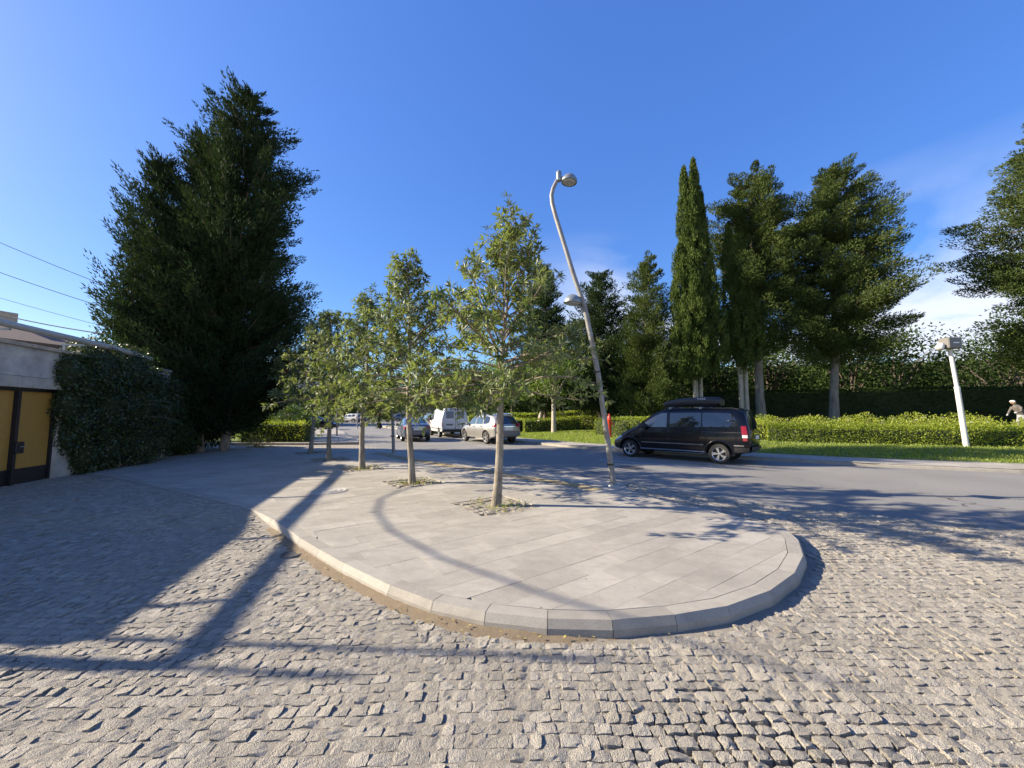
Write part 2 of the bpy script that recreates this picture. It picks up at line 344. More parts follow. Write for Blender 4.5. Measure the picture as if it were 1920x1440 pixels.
M['coping'] = simple('coping_stone', (.40, .37, .32), .9, var=.3, vscale=5, bumps=.4)
m, t, b = new_mat('amber_sheet'); c = ramp(t, noise(t, 90, 3, .7), [(.3, (.40, .205, .04)), (.7, (.62, .335, .07))])
t.links.new(c, b.inputs['Base Color']); b.inputs['Roughness'].default_value = .5; bump(t, b, noise(t, 120, 2), .5, .004); M['amber'] = m
M['gate_black'] = simple('gate_frame_paint', (.012, .012, .016), .45)
M['pipe'] = simple('pale_pipe', (.50, .48, .43), .55, var=.2)
M['cream'] = simple('cream_wall', (.58, .50, .36), .9, var=.1)
M['white_wall'] = simple('white_wall', (.66, .64, .60), .9, var=.1)
M['brown_roof'] = simple('brown_roof', (.17, .115, .085), .8, var=.2)
M['red_roof'] = simple('red_roof', (.36, .085, .065), .7, var=.2, vscale=2)
M['blue_glass'] = simple('blue_window', (.04, .09, .22), .1, spec=.8)
M['cable'] = simple('cable_sheath', (.03, .03, .035), .7)
M['iron'] = simple('cast_iron', (.13, .125, .12), .6, .5, var=.3, vscale=30)
M['iron_pale'] = mk_stone('pale_cast_cover', (.33, .31, .28), (.46, .44, .40), bstr=.5)
M['skin'] = simple('skin', (.46, .29, .21), .6)
M['cloth_black'] = simple('black_cloth', (.012, .012, .014), .9)
M['cloth_white'] = simple('white_cloth', (.60, .62, .64), .9)
M['cloth_grey'] = simple('grey_cloth', (.33, .35, .38), .9)
M['cloth_brown'] = simple('brown_cloth', (.11, .095, .09), .9)
rng = np.random.default_rng(7)
random.seed(7)
KZ = 0.118                                   # height of the kerbed pavement above the yard

# ================================================================== SETTING
KERB = [(-10.12, 9.81), (-8.5, 8.95), (-6.86, 8.02), (-5.6, 7.30), (-4.6, 6.70), (-3.85, 6.12), (-3.2, 5.5), (-2.6, 4.9), (-1.8, 4.19), (-1.14, 3.66),
        (-0.68, 3.36), (-0.22, 3.18), (0.27, 3.08), (0.77, 3.06), (1.29, 3.14), (1.79, 3.28), (2.33, 3.56), (2.84, 3.95), (3.28, 4.42), (3.62, 4.95), (3.82, 5.45), (3.72, 5.86)]
BACK = [(3.3, 6.42), (2.75, 7.15), (2.45, 7.9)]                                     # slabs against the ramp of setts
ROADK = [(2.72, 9.02), (1.7, 10.05), (0.6, 11.15), (-1.05, 12.95), (-2.2, 14.4), (-3.5, 15.95), (-4.7, 17.1)]
LEFTB = [(-5.6, 17.55), (-8.5, 17.85), (-11.6, 17.75), (-12.45, 16.2), (-12.75, 13.6), (-12.2, 11.4), (-11.2, 10.25)]
PLAZA = KERB + BACK + ROADK + LEFTB
KERB_IN = offset_line(KERB, .172)
ROADK_IN = offset_line(ROADK, .30)
SLABS = KERB_IN[1:] + BACK + ROADK_IN + LEFTB + [(-10.3, 10.0), (-9.9, 9.93)]

def sheet(name, poly, z, mat_, kind='structure'):
    me = bpy.data.meshes.new(name); me.from_pydata([(x, y, z) for x, y in poly], [], [tuple(range(len(poly)))]); me.update()
    bm = bmesh.new(); bm.from_mesh(me); bmesh.ops.triangulate(bm, faces=bm.faces)
    bmesh.ops.recalc_face_normals(bm, faces=bm.faces)
    if bm.faces and sum(f.normal.z for f in bm.faces) < 0: bmesh.ops.reverse_faces(bm, faces=bm.faces)
    bm.to_mesh(me); bm.free()
    o = link(name, me, None, mat_); o['kind'] = kind; return o
G = MB(); G.add([(-1600, -1600, -.10), (1600, -1600, -.10), (1600, 1600, -.10), (-1600, 1600, -.10)], [(0, 1, 2, 3)])
g = G.obj('ground', M['soil']); tag(g, 'bare earth reaching to the horizon', kind='structure')

# ---- asphalt road
FARK = [(24, 7.9), (20, 9.1), (17, 10.15), (14.4, 11.2), (11.5, 12.5), (8.8, 14.35), (6.5, 16.1), (4.6, 17.7), (2.6, 19.8), (0.9, 22.0), (-1.6, 25.3), (-5.0, 30.6), (-9.5, 37.5), (-14.5, 45), (-18, 52)]
LEFTK = [(-7.4, 19.7), (-8.6, 21.4), (-9.6, 23.4), (-11.4, 26.6), (-13.6, 31.0), (-15.2, 34.3), (-18.2, 39.5), (-22, 44), (-30, 50)]
NEARROAD = [(25, -4.5), (16, 1.2), (11.5, 3.7), (7.55, 5.75), (6.2, 6.5), (5.05, 7.08), (3.97, 8.02), (2.78, 9.05)]
road_poly = NEARROAD + ROADK[1:] + [(-6.0, 18.3)] + LEFTK + [(-95, 60), (-95, 130), (-22, 130), (-18, 60)] + FARK[::-1] + [(40, 2.5)]
road = sheet('road', road_poly, 0.0, M['asphalt']); tag(road, 'grey asphalt road curving past the pavement')
mk = MB()
def stripe(pl, w):
    o1 = offset_line(pl, w/2); o2 = offset_line(pl, -w/2)
    for i in range(len(pl)-1): mk.add([(*o1[i], .004), (*o1[i+1], .004), (*o2[i+1], .004), (*o2[i], .004)], [(0, 3, 2, 1)])
def dash(pl, w=.11):
    global mk
    mk = MB(); stripe(pl, w); mk.obj('lane_line', M['paint'], road)
dash([(6.3, 12.0), (4.75, 13.15), (3.2, 14.3)]); dash([(-.4, 19.2), (-1.9, 20.9)]); dash([(11.6, 8.55), (14.3, 7.35)]); dash([(-4.6, 24.4), (-6.0, 26.4)])
mh = MB(); mh.lathe([(0.0, .004), (.30, .004)], 28, Matrix.Translation((3.75, 12.25, 0)), False); mh.lathe([(.30, .003), (.36, .007), (.38, .003)], 28, Matrix.Translation((3.75, 12.25, 0)), False)
tag(mh.obj('manhole_cover', M['iron']), 'dark round iron manhole cover in the asphalt beside the black van', 'manhole cover')

# ---- cobbled yard
def base_z(x, y):
    k = smoothstep(4.1, 2.3, x)*smoothstep(5.6, 6.6, y)
    return .105*k
yard_poly = [(-15, 0.2), (25, 0.2), (25, -4.4), (16, 1.3), (11.5, 3.8), (7.6, 5.85), (6.2, 6.6), (5.1, 7.18), (4.0, 8.1), (2.78, 9.15), (2.4, 8.2), (-3, 8.4), (-11.1, 10.4), (-15, 10.6)]
nx, ny = 330, 135
gx, gy = np.meshgrid(np.linspace(-13.2, 12.8, nx), np.linspace(.3, 10.9, ny), indexing='ij'); P = np.stack([gx.ravel(), gy.ravel()], 1)
def vnoise(P, s, seed):
    """cheap smooth value noise"""
    r = np.random.default_rng(seed); T = r.random((64, 64)); q = P*s; i = np.floor(q).astype(int); f = q-i; f = f*f*(3-2*f); a = i % 64; b2 = (i+1) % 64
    return (T[a[:, 0], a[:, 1]]*(1-f[:, 0])+T[b2[:, 0], a[:, 1]]*f[:, 0])*(1-f[:, 1]) + (T[a[:, 0], b2[:, 1]]*(1-f[:, 0])+T[b2[:, 0], b2[:, 1]]*f[:, 0])*f[:, 1]
def deep(P):      # where joints are washed out
    d = 1.25*np.exp(-(((P[:, 0]-1.25)/.66)**2 + ((P[:, 1]-1.95)/.46)**2))
    return np.clip(d + .10*smoothstep(1.2, 3.5, P[:, 0])*(1-smoothstep(3.0, 4.5, P[:, 1])), 0, 1)
zb = base_z(P[:, 0], P[:, 1]) - .0038 - .042*deep(P) + .005*(vnoise(P, 1.1, 3)-.5) + .004*(vnoise(P, 7, 4)-.5)
idx = np.arange(nx*ny).reshape(nx, ny); F = np.stack([idx[:-1, :-1], idx[1:, :-1], idx[1:, 1:], idx[:-1, 1:]], -1).reshape(-1, 4)
cen = P[F].mean(1); keep = in_poly(cen, yard_poly); used = np.unique(F[keep]); remap = np.full(nx*ny, -1); remap[used] = np.arange(len(used))
yard = np_mesh('cobbled_yard', np.c_[P, zb][used], remap[F[keep]], M['cobble_bed'], smooth=True); tag(yard, 'yard of rough grey cobblestones bedded in sand around the pavement', kind='structure')
# stones: rows across, each with its own size, tilt and rough top
pos, siz = [], []
y = .75; r_ = random.Random(11)
while y < 10.6:
    h = r_.uniform(.074, .098); x = -13.0 + r_.random()*.1; far = y > 6.2
    while x < 12.6:
        w = r_.uniform(.072, .122); cx, cy = x+w/2, y+h/2
        wob = .035*math.sin(cx*.9+y*.4)+.008*math.sin(cx*3.1+y*.9)
        if abs(cx) < 1.75*cy+2.6: pos.append((cx, cy+wob+r_.gauss(0, .005))); siz.append((w, h*r_.uniform(.90, 1.04)))
        x += w
    y += h
pos = np.array(pos); siz = np.array(siz)
PLAZA_OUT = offset_line(KERB, -.075)
blk = in_poly(pos, PLAZA_OUT + BACK + [(2.55, 8.3), (2.3, 10), (-12, 18), (-13.5, 10.3)])
ok = in_poly(pos, yard_poly) & ~blk & ~((np.hypot(pos[:, 0]+2.66, pos[:, 1]-4.79) < .2))
wall_side = pos[:, 0] < -9.5-.288*(pos[:, 1]-3.2)-.1
ok &= ~(wall_side & (pos[:, 1] > 3.0)); pos = pos[ok]; siz = siz[ok]; nS = len(pos)
def stones(n, k, r):
    """n rough setts on a k x k top grid in unit size; returns V (n,m,3), faces"""
    u = np.linspace(-.5, .5, k); gu, gv = np.meshgrid(u, u, indexing='ij'); top = np.stack([gu.ravel(), gv.ravel()], 1)
    edge = (np.abs(top) > .49).any(1); corner = (np.abs(top) > .49).all(1)
    T = np.repeat(top[None], n, 0)*.985
    T[:, corner] *= .93
    T += r.normal(0, .026, T.shape)
    T[:, ~edge] += r.normal(0, .05, (n, (~edge).sum(), 2)) if k > 3 else 0
    z = r.normal(0, .0023, (n, k*k)) + r.normal(0, .011, (n, 1))*top[None, :, 0] + r.normal(0, .005, (n, 1))*top[None, :, 1] + r.normal(0, .0018, (n, 1)) + .003
    z[:, edge] -= r.uniform(.001, .005, (n, edge.sum())); z[:, corner] -= .003
    ring = [(i, 0) for i in range(k-1)] + [(k-1, j) for j in range(k-1)] + [(i, k-1) for i in range(k-1, 0, -1)] + [(0, j) for j in range(k-1, 0, -1)]
    ri = np.array([i*k+j for i, j in ring]); low = np.concatenate([T[:, ri]*1.04, np.full((n, len(ri), 1), -.07)], 2)
    V = np.concatenate([np.concatenate([T, z[..., None]], 2), low], 1)
    F = [(i*k+j, (i+1)*k+j, (i+1)*k+j+1, i*k+j+1) for i in range(k-1) for j in range(k-1)]
    m = len(ri); F += [(ri[(a+1) % m], ri[a], k*k+a, k*k+(a+1) % m) for a in range(m)]
    return V, np.array(F)
dist = np.hypot(pos[:, 0], pos[:, 1]); ratio = np.abs(pos[:, 0])/pos[:, 1]
bottom_in = (ratio < 1.30) & (pos[:, 1] > 1.92)
order = np.argsort(np.where(bottom_in, dist, 1e6)); near_ids = order[:300]; near_mask = np.zeros(nS, bool); near_mask[near_ids] = True
dpt = deep(pos)
Vv, Fv = stones(20, 4, np.random.default_rng(5)); variants = []
for i in range(20):
    me = bpy.data.meshes.new('cobble'); me.from_pydata(Vv[i].tolist(), [], Fv.tolist()); me.materials.append(M['cobble']); me.update()
    a = me.attributes.new('rnd', 'FLOAT', 'FACE'); a.data.foreach_set('value', np.full(len(Fv), i/20., np.float32)); variants.append(me)
for q, i in enumerate(near_ids):
    o = bpy.data.objects.new('cobble', variants[q % 20]); COL.objects.link(o); o.parent = yard
    sgn = 1-.17*dpt[i]
    o.location = (pos[i, 0], pos[i, 1], float(base_z(pos[i, 0], pos[i, 1]))); o.scale = (siz[i, 0]*sgn, siz[i, 1]*sgn, 1)
    o.rotation_euler = (0, 0, random.gauss(0, .05) + (math.pi if random.random() < .5 else 0))
def stone_mass(name, sel, k, seed):
    n = sel.sum(); r = np.random.default_rng(seed); V, F = stones(n, k, r); s = siz[sel]*(1-.17*dpt[sel])[:, None]; p = pos[sel]
    a = r.normal(0, .05, n); X = V[..., 0]*s[:, :1]; Y = V[..., 1]*s[:, 1:]; c, sn = np.cos(a)[:, None], np.sin(a)[:, None]
    W_ = np.stack([X*c-Y*sn+p[:, :1], X*sn+Y*c+p[:, 1:], V[..., 2]+base_z(p[:, 0], p[:, 1])[:, None]], -1)
    m = V.shape[1]; FF = (F[None]+(np.arange(n)*m)[:, None, None]).reshape(-1, 4)
    o = np_mesh(name, W_.reshape(-1, 3), FF, M['cobble'], yard, rnd=np.repeat(r.random(n), len(F))); o['kind'] = 'stuff'; return o
nearish = dist < 5.6
stone_mass('cobbles', ~near_mask & nearish, 4, 21); stone_mass('cobbles', ~near_mask & ~nearish, 3, 22)
# loose grit in the joints near the viewer
def octa(n, P3, s, r):
    D = np.array([(1, 0, 0), (0, 1, 0), (-1, 0, 0), (0, -1, 0), (0, 0, 1), (0, 0, -1)], float); V = P3[:, None]+D[None]*(s[:, None, None]*r.uniform(.6, 1.3, (n, 6, 1)))
    F = np.array([(0, 1, 4), (1, 2, 4), (2, 3, 4), (3, 0, 4), (1, 0, 5), (2, 1, 5), (3, 2, 5), (0, 3, 5)]); return V.reshape(-1, 3), (F[None]+(np.arange(n)*6)[:, None, None]).reshape(-1, 3)
n = 9000; gp = np.c_[rng.uniform(-3.4, 4.6, n), 1.5+2.6*rng.random(n)**1.5]; gp = gp[~in_poly(gp, PLAZA_OUT + [(5, 9), (-9, 12)])]
gp = gp[rng.random(len(gp)) < .35+.65*deep(gp)]; n = len(gp)
V, F = octa(n, np.c_[gp, -.008-.044*deep(gp)+.006*rng.random(n)], rng.uniform(.003, .008, n), rng)
tag(np_mesh('gravel', V, F, M['gravel'], yard), kind='stuff')

# ---- raised pavement: fill, kerb stones, slabs
plaza = sheet('pavement', PLAZA, .012, M['joint']); tag(plaza, 'rounded pavement of pale stone slabs')
def kerb_stone(a, b, a2, b2, top, chamf=.035, low=-.06):
    """a,b outer ends; a2,b2 inner ends"""
    a, b, a2, b2 = [Vector((*p, 0)) for p in (a, b, a2, b2)]; d = (b-a).normalized()*.0025; a += d; b -= d; a2 += d; b2 -= d
    vs = []
    for o_, i_ in ((a, a2), (b, b2)):
        n_ = (i_-o_).normalized()
        vs += [o_+Vector((0, 0, low)), o_+Vector((0, 0, top-chamf*1.75)), o_+n_*chamf*.85+Vector((0, 0, top)), i_+Vector((0, 0, top)), i_+Vector((0, 0, low))]
    return vs, [(0, 1, 6, 5), (1, 2, 7, 6), (2, 3, 8, 7), (3, 4, 9, 8), (4, 3, 2, 1, 0), (5, 6, 7, 8, 9)]
def kerb_run(name, pl, width, step, top, parent, mat_, chamf=.035, jit=.002, smooth_pts=True):
    outer = resample(pl, step) if step else list(pl); inner = offset_line(outer, width)
    for i in range(len(outer)-1):
        mb = MB(); mb.add(*kerb_stone(outer[i], outer[i+1], inner[i], inner[i+1], top+random.uniform(-jit, jit), chamf)); o = mb.obj(name, mat_, parent)
        bm = bmesh.new(); bm.from_mesh(o.data); bmesh.ops.recalc_face_normals(bm, faces=bm.faces); bm.to_mesh(o.data); bm.free()
kerb_left = resample(KERB[:9], .62); kerb_run('kerb_stone', kerb_left, .165, None, KZ, plaza, M['kerb'])
kerb_run('kerb_stone', [kerb_left[-1]] + KERB[9:], .165, None, KZ, plaza, M['kerb'])
kerb_run('kerb_stone', ROADK, .29, .9, KZ-.03, plaza, M['kerb'], .02)
ANG = R(36); ca, sa = math.cos(ANG), math.sin(ANG)
def to_r(p): return (ca*p[0]+sa*p[1], -sa*p[0]+ca*p[1])
def to_w(p): return (ca*p[0]-sa*p[1], sa*p[0]+ca*p[1])
TREES = [(-0.28, 6.84), (-2.31, 9.05), (-4.36, 11.34), (-6.32, 13.44), (-8.19, 15.82)]
PIT = .56; pits_r = [to_r((x + (.04 if i else -.02), y-.02)) for i, (x, y) in enumerate(TREES)]
poly_r = [to_r(p) for p in SLABS]
def clip(poly, x0, x1, y0, y1):
    for ax, lim, s in ((0, x0, 1), (0, x1, -1), (1, y0, 1), (1, y1, -1)):
        out = []
        for i in range(len(poly)):
            p, q = poly[i], poly[(i+1) % len(poly)]; dp, dq = s*(p[ax]-lim), s*(q[ax]-lim)
            if dp >= 0: out.append(p)
            if (dp >= 0) != (dq >= 0): t_ = dp/(dp-dq); out.append((p[0]+(q[0]-p[0])*t_, p[1]+(q[1]-p[1])*t_))
        poly = out
        if not poly: return []
    return poly
def area(p): return abs(sum(p[i][0]*p[(i+1) % len(p)][1]-p[(i+1) % len(p)][0]*p[i][1] for i in range(len(p))))/2
pieces = []; rx = [p[0] for p in poly_r]; ry = [p[1] for p in poly_r]; v = min(ry)-.1; r_ = random.Random(4); row = 0
while v < max(ry):
    hgt = .285; u = min(rx)-r_.uniform(0, .9)
    while u < max(rx):
        ln = r_.choice((.55, .62, .62, .85)); rects = [(u, u+ln, v, v+hgt)]
        for cx, cy in pits_r:
            nr = []
            for a, b2, c2, d2 in rects:
                A, B, C_, D_ = cx-PIT, cx+PIT, cy-PIT, cy+PIT
                if b2 <= A or a >= B or d2 <= C_ or c2 >= D_: nr.append((a, b2, c2, d2)); continue
                if a < A: nr.append((a, A, c2, d2))
                if b2 > B: nr.append((B, b2, c2, d2))
                a1, b1 = max(a, A), min(b2, B)
                if c2 < C_: nr.append((a1, b1, c2, C_))
                if d2 > D_: nr.append((a1, b1, D_, d2))
            rects = nr
        for a, b2, c2, d2 in rects:
            gap = .0015
            if b2-a < .03 or d2-c2 < .03: continue
            pc = clip(poly_r, a+gap, b2-gap, c2+gap, d2-gap); pl_ = clip(poly_r, a, b2, c2, d2)
            if len(pc) > 2 and area(pc) > .002: pieces.append(([to_w(p) for p in pc], [to_w(p) for p in pl_]))
        u += ln
    v += hgt; row += 1
def pdist(pp_): p = pp_[0]; cx = sum(q[0] for q in p)/len(p); cy = sum(q[1] for q in p)/len(p); return math.hypot(cx, cy)/math.sqrt(area(p)+.02)*(1 if abs(cx) < 1.3*cy else 50)
pieces.sort(key=pdist)
def slab_mb(mb, p):
    dz = random.uniform(-.0016, .0016); mb.prism(p[1], .004, KZ-.0055); mb.prism(p[0], KZ-.008, KZ-.001+dz)
for p in pieces[:300]:
    mb = MB(); slab_mb(mb, p); mb.obj('paving_slab', M['slab'], plaza)
mb = MB()
for p in pieces[300:]: slab_mb(mb, p)
tag(mb.obj('paving_slabs', M['slab'], plaza), kind='stuff')
# tree pits: worn setts round a bare hole
for ti, (cx, cy) in enumerate(pits_r):
    pit = empty('tree_pit', (*to_w((cx, cy)), 0), ANG, ['square pit of worn setts round the nearest street tree', 'square pit of worn setts round the second street tree from the lamp post',
        'shaded square pit round the middle street tree', 'square sett pit round the fourth street tree along the row', 'farthest square sett pit in the row of street trees'][ti], 'tree pit', 'tree pits in the pavement')
    r_ = random.Random(30+ti); ring = []
    for lo, hi in ((.45, .555), (.34, .445), (.235, .335)):
        for side in range(4):
            s = -hi
            while s < hi-.001:
                L_ = min(r_.uniform(.10, .19), hi-s)
                if hi-(s+L_) < .05: L_ = hi-s
                if abs(s+L_/2) <= hi and not (side % 2 and (s+L_/2 > lo or s+L_/2 < -lo)):
                    c0 = (s+L_/2, (lo+hi)/2); a_ = side*math.pi/2
                    ring.append((c0[0]*math.cos(a_)-c0[1]*math.sin(a_), c0[0]*math.sin(a_)+c0[1]*math.cos(a_), L_-.012, hi-lo-.010, a_))
                s += L_
    for x_, y_, l_, w_, a_ in ring:
        if r_.random() < .06: continue
        mb = MB(); mb.box((0, 0, 0), (l_, w_, .11), 0, .006); o = mb.obj('sett', M['pit_stone'], pit)
        o.location = (x_, y_, KZ-.062+r_.uniform(-.012, .012)); o.rotation_euler = (r_.gauss(0, .03), r_.gauss(0, .03), a_+r_.gauss(0, .05))
    mb = MB(); q = .235
    mb.add([(-q, -q, .03), (q, -q, .03), (q, q, .03), (-q, q, .03)], [(0, 1, 2, 3)]); mb.add([(-PIT, -PIT, .085), (PIT, -PIT, .085), (PIT, PIT, .085), (-PIT, PIT, .085), (-q, -q, .085), (q, -q, .085), (q, q, .085), (-q, q, .085), (-q, -q, .03), (q, -q, .03), (q, q, .03), (-q, q, .03)],
        [(0, 1, 5, 4), (1, 2, 6, 5), (2, 3, 7, 6), (3, 0, 4, 7), (4, 5, 9, 8), (5, 6, 10, 9), (6, 7, 11, 10), (7, 4, 8, 11)])
    mb.obj('soil_fill', M['dirt'], pit)
# tactile strip of buff tiles by the roadside
tl = resample([(-5.5, 15.75), (-3.75, 13.65), (-2.0, 11.95), (-.55, 10.6), (.15, 9.75), (1.25, 8.85), (1.75, 8.1)], .40)
strip = empty('tactile_strip', (0, 0, 0), 0, 'strip of worn buff tactile tiles along the road side of the pavement', 'tactile paving')
to = offset_line(tl, .2); ti_ = offset_line(tl, -.2)
for i in range(len(tl)-1):
    a, b2, c2, d2 = [Vector(p) for p in (ti_[i], ti_[i+1], to[i+1], to[i])]; cc = (a+b2+c2+d2)/4; a, b2, c2, d2 = [cc+(p-cc)*.985 for p in (a, b2, c2, d2)]
    mb = MB(); mb.prism([tuple(a), tuple(b2), tuple(c2), tuple(d2)], KZ-.03, KZ+.004)
    for j in range(4):
        f0, f1 = (j+.25)/4, (j+.75)/4; mb.prism([tuple(a.lerp(d2, f0)), tuple(b2.lerp(c2, f0)), tuple(b2.lerp(c2, f1)), tuple(a.lerp(d2, f1))], KZ+.003, KZ+.008)
    mb.obj('tactile_tile', M['yellow_tile'], strip)
# dirt banked against the kerb
dl = resample(KERB[4:15], .08); n = len(dl); V = []; F = []
r_ = np.random.default_rng(9); wv = .10+.11*vnoise(np.c_[np.arange(n)*.08, np.zeros(n)], 2.2, 8)+.03*r_.random(n)
for k_, (off, zz) in enumerate(((.01, .035), (-.02, .022), (-.45, .009), (-.8, -.02))):
    for i in range(n):
        a = Vector(dl[max(i-1, 0)]); b2 = Vector(dl[min(i+1, n-1)]); t_ = (b2-a).normalized(); w_ = off if k_ < 2 else off*wv[i]
        fade = float(smoothstep(0, 25, i)*smoothstep(n-1, n-22, i)); V.append((dl[i][0]-t_.y*w_, dl[i][1]+t_.x*w_, zz*fade-(1-fade)*.02+r_.normal(0, .004)))
F = [(k_*n+i, (k_+1)*n+i, (k_+1)*n+i+1, k_*n+i+1) for k_ in range(3) for i in range(n-1)]
tag(np_mesh('dirt', np.array(V), np.array(F), M['dirt'], smooth=True), 'brown dirt banked along the foot of the kerb', kind='stuff')
# covers let into the paving
mc = empty('pavement_cover', (-3.75, 8.03, KZ), 0, 'pale round cast cover with ring pattern in the slabs near the shadow edge', 'manhole cover')
mb = MB(); mb.lathe([(0, .004), (.36, .004), (.36, -.01)], 32); mb.obj('plate', M['iron_pale'], mc)
for r0 in (.10, .20, .30):
    mb = MB(); mb.lathe([(r0, .004), (r0+.008, .012), (r0+.035, .012), (r0+.043, .004)], 32, None, False); mb.obj('ring', M['iron_pale'], mc)
vc = empty('valve_cover', (-2.66, 4.79, .0), .3, 'small round iron valve cover among the cobbles by the kerb', 'valve cover')
mb = MB(); mb.lathe([(.0, .012), (.085, .012), (.09, .0)], 24); mb.obj('lid', M['iron'], vc); mb = MB(); mb.lathe([(.095, -.03), (.095, .016), (.12, .016), (.13, -.03)], 24, None, False); mb.obj('collar', M['iron'], vc)
# broken kerb pieces where the setts meet the asphalt
for i, (x_, y_, l_, a_) in enumerate([(4.35, 7.62, .62, -.72), (4.86, 7.23, .46, -.60), (3.75, 8.12, .60, -.78), (3.15, 8.62, .66, -.78)]):
    mb = MB(); mb.box((0, 0, 0), (l_, .17, .16), 0, .03); o = mb.obj('loose_kerb', M['kerb']); o.location = (x_, y_, -.045 if i < 2 else -.02); o.rotation_euler = (.05*(-1)**i, .04, a_)
    tag(o, ['worn kerb block lying beside the asphalt, next to the end block', 'worn kerb block at the end of the row, where cobbles meet asphalt', 'sunken kerb block third from the end of the row', 'sunken kerb block closest to the leaning lamp post'][i], 'kerb stone', 'worn kerb blocks between setts and road')

# ---- driveway of setts, far left pavement
dw = sheet('driveway', [(-5.5, 17.6), (-8.5, 17.9), (-20, 17.9), (-20, 20.6), (-10.0, 20.9), (-8.3, 21.0), (-7.2, 19.6), (-5.9, 18.35)], .02, M['setts']); tag(dw, 'sunlit driveway of small setts')
lp = sheet('far_pavement', [(-10.2, 20.9), (-8.5, 21.45)] + LEFTK[2:] + [(-34, 50), (-30, 40), (-20, 30), (-15.0, 24), (-11.5, 22.6), (-10.9, 21.1)], KZ, M['slab']); tag(lp, 'pale pavement beyond the driveway')
kerb_run('kerb_stone', LEFTK[1:], -.25, .9, KZ+.004, lp, M['kerb'], .02)
for a_, b_ in (((-20, 20.75), (-10.6, 20.75)), ((-10.58, 20.78), (-8.45, 21.28))):
    kerb_run('kerb_stone', [a_, b_], .35, 1.2, KZ+.03, lp, M['kerb'], .02)
# ---- far pavement along the park
BACKL = offset_line(FARK, -1.75)
fp = sheet('park_pavement', FARK + BACKL[::-1], KZ-.004, M['slab']); tag(fp, 'narrow pale pavement along the park')
kerb_run('kerb_stone', FARK, -.26, 1.0, KZ, fp, M['kerb'], .025)
# cross joints in the pavement: each slab row a raised piece
bl = resample(FARK[:11], .8); o1 = offset_line(bl, -.27); o2 = offset_line(bl, -1.0); o3 = offset_line(bl, -1.74)
for i in range(len(bl)-1):
    for A, B in ((o1, o2), (o2, o3)):
        a, b2, c2, d2 = [Vector(p) for p in (A[i], A[i+1], B[i+1], B[i])]; cc = (a+b2+c2+d2)/4
        mb = MB(); mb.prism([tuple(cc+(p-cc)*.99) for p in (d2, c2, b2, a)], .0, KZ+.002+random.uniform(-.002, .002)); mb.obj('paving_slab', M['slab'], fp)
# ---- park ground
PARK = BACKL[::-1] + [(30, 6), (200, 0), (200, 200), (-20, 200)]
xs = np.concatenate([np.arange(-22, 40, .5), np.arange(40, 130, 3.)]); ys = np.concatenate([np.arange(5, 45, .5), np.arange(45, 150, 3.)])
gx, gy = np.meshgrid(xs, ys, indexing='ij'); P = np.stack([gx.ravel(), gy.ravel()], 1)
def park_z(P):
    P = np.atleast_2d(np.asarray(P, float)); d = dist_line(P, BACKL); ins = in_poly(P, PARK)
    z = np.where(ins, KZ+.004+np.minimum(1.2, .05*d)+.05*(vnoise(P, .5, 2)-.5)*np.clip(d/2, 0, 1), KZ-.02-.25*d); return z
zz = park_z(P); idx = np.arange(len(P)).reshape(len(xs), len(ys)); F = np.stack([idx[:-1, :-1], idx[1:, :-1], idx[1:, 1:], idx[:-1, 1:]], -1).reshape(-1, 4)
keep = zz[F].max(1) > -.05; used = np.unique(F[keep]); remap = np.full(len(P), -1); remap[used] = np.arange(len(used))
lawn = np_mesh('lawn', np.c_[P, zz][used], remap[F[keep]], M['lawn'], smooth=True); tag(lawn, 'green lawn rising gently into the park', kind='structure')
# left garden ground
lg = sheet('garden_soil', [(-13, 10.2), (-12.5, 13.6), (-12.2, 16.2), (-11.4, 17.8), (-45, 17.8), (-45, 10.2)], .10, M['soil']); tag(lg, 'shaded garden soil under the big conifers')
lg2 = sheet('garden_lawn', [(-10.9, 21.12), (-11.45, 22.6), (-15, 24), (-20, 30), (-30, 40), (-34, 50), (-90, 60), (-90, 21.12)], .10, M['lawn']); tag(lg2, 'shaded grass behind the clipped hedge')

# ================================================================== VEGETATION
def unit(v): return v/np.maximum(np.linalg.norm(v, axis=-1, keepdims=True), 1e-9)
def leaves(c, d, nrm, L, Wd, fold=True):
    """folded lance leaves: 4 triangles each.  c base, d direction, nrm approximate normal"""
    d = unit(d); s = unit(np.cross(d, nrm)); u = np.cross(s, d); L = L[:, None]; Wd = Wd[:, None]
    if fold == 'tri':
        V = np.stack([c-s*Wd*.5, c+s*Wd*.5, c+d*L], 1); F = np.array([(0, 1, 2)])
    elif fold:
        b_ = c; m_ = c+d*L*.45-u*Wd*.12; r_ = c+d*L*.42+s*Wd*.5+u*Wd*.10; l_ = c+d*L*.42-s*Wd*.5+u*Wd*.10; t_ = c+d*L-u*L*.08
        V = np.stack([b_, r_, t_, l_, m_], 1); F = np.array([(0, 1, 4), (1, 2, 4), (2, 3, 4), (3, 0, 4)])
    else:
        V = np.stack([c, c+d*L*.45+s*Wd*.5, c+d*L, c+d*L*.45-s*Wd*.5], 1); F = np.array([(0, 1, 2, 3)])
    n, k = V.shape[:2]; return V.reshape(-1, 3), (F[None]+(np.arange(n)*k)[:, None, None]).reshape(-1, F.shape[1]), len(F)
def leaf_obj(name, parent, mat_, c, d, nrm, L, Wd, fold=False, seed=0, rnd=None):
    V, F, k = leaves(c, d, nrm, L, Wd, fold); r = np.random.default_rng(seed); q = r.random(len(c)) if rnd is None else rnd
    return np_mesh(name, V, F, mat_, parent, rnd=np.repeat(q, k))
def rvec(r, n): return unit(r.normal(0, 1, (n, 3)))

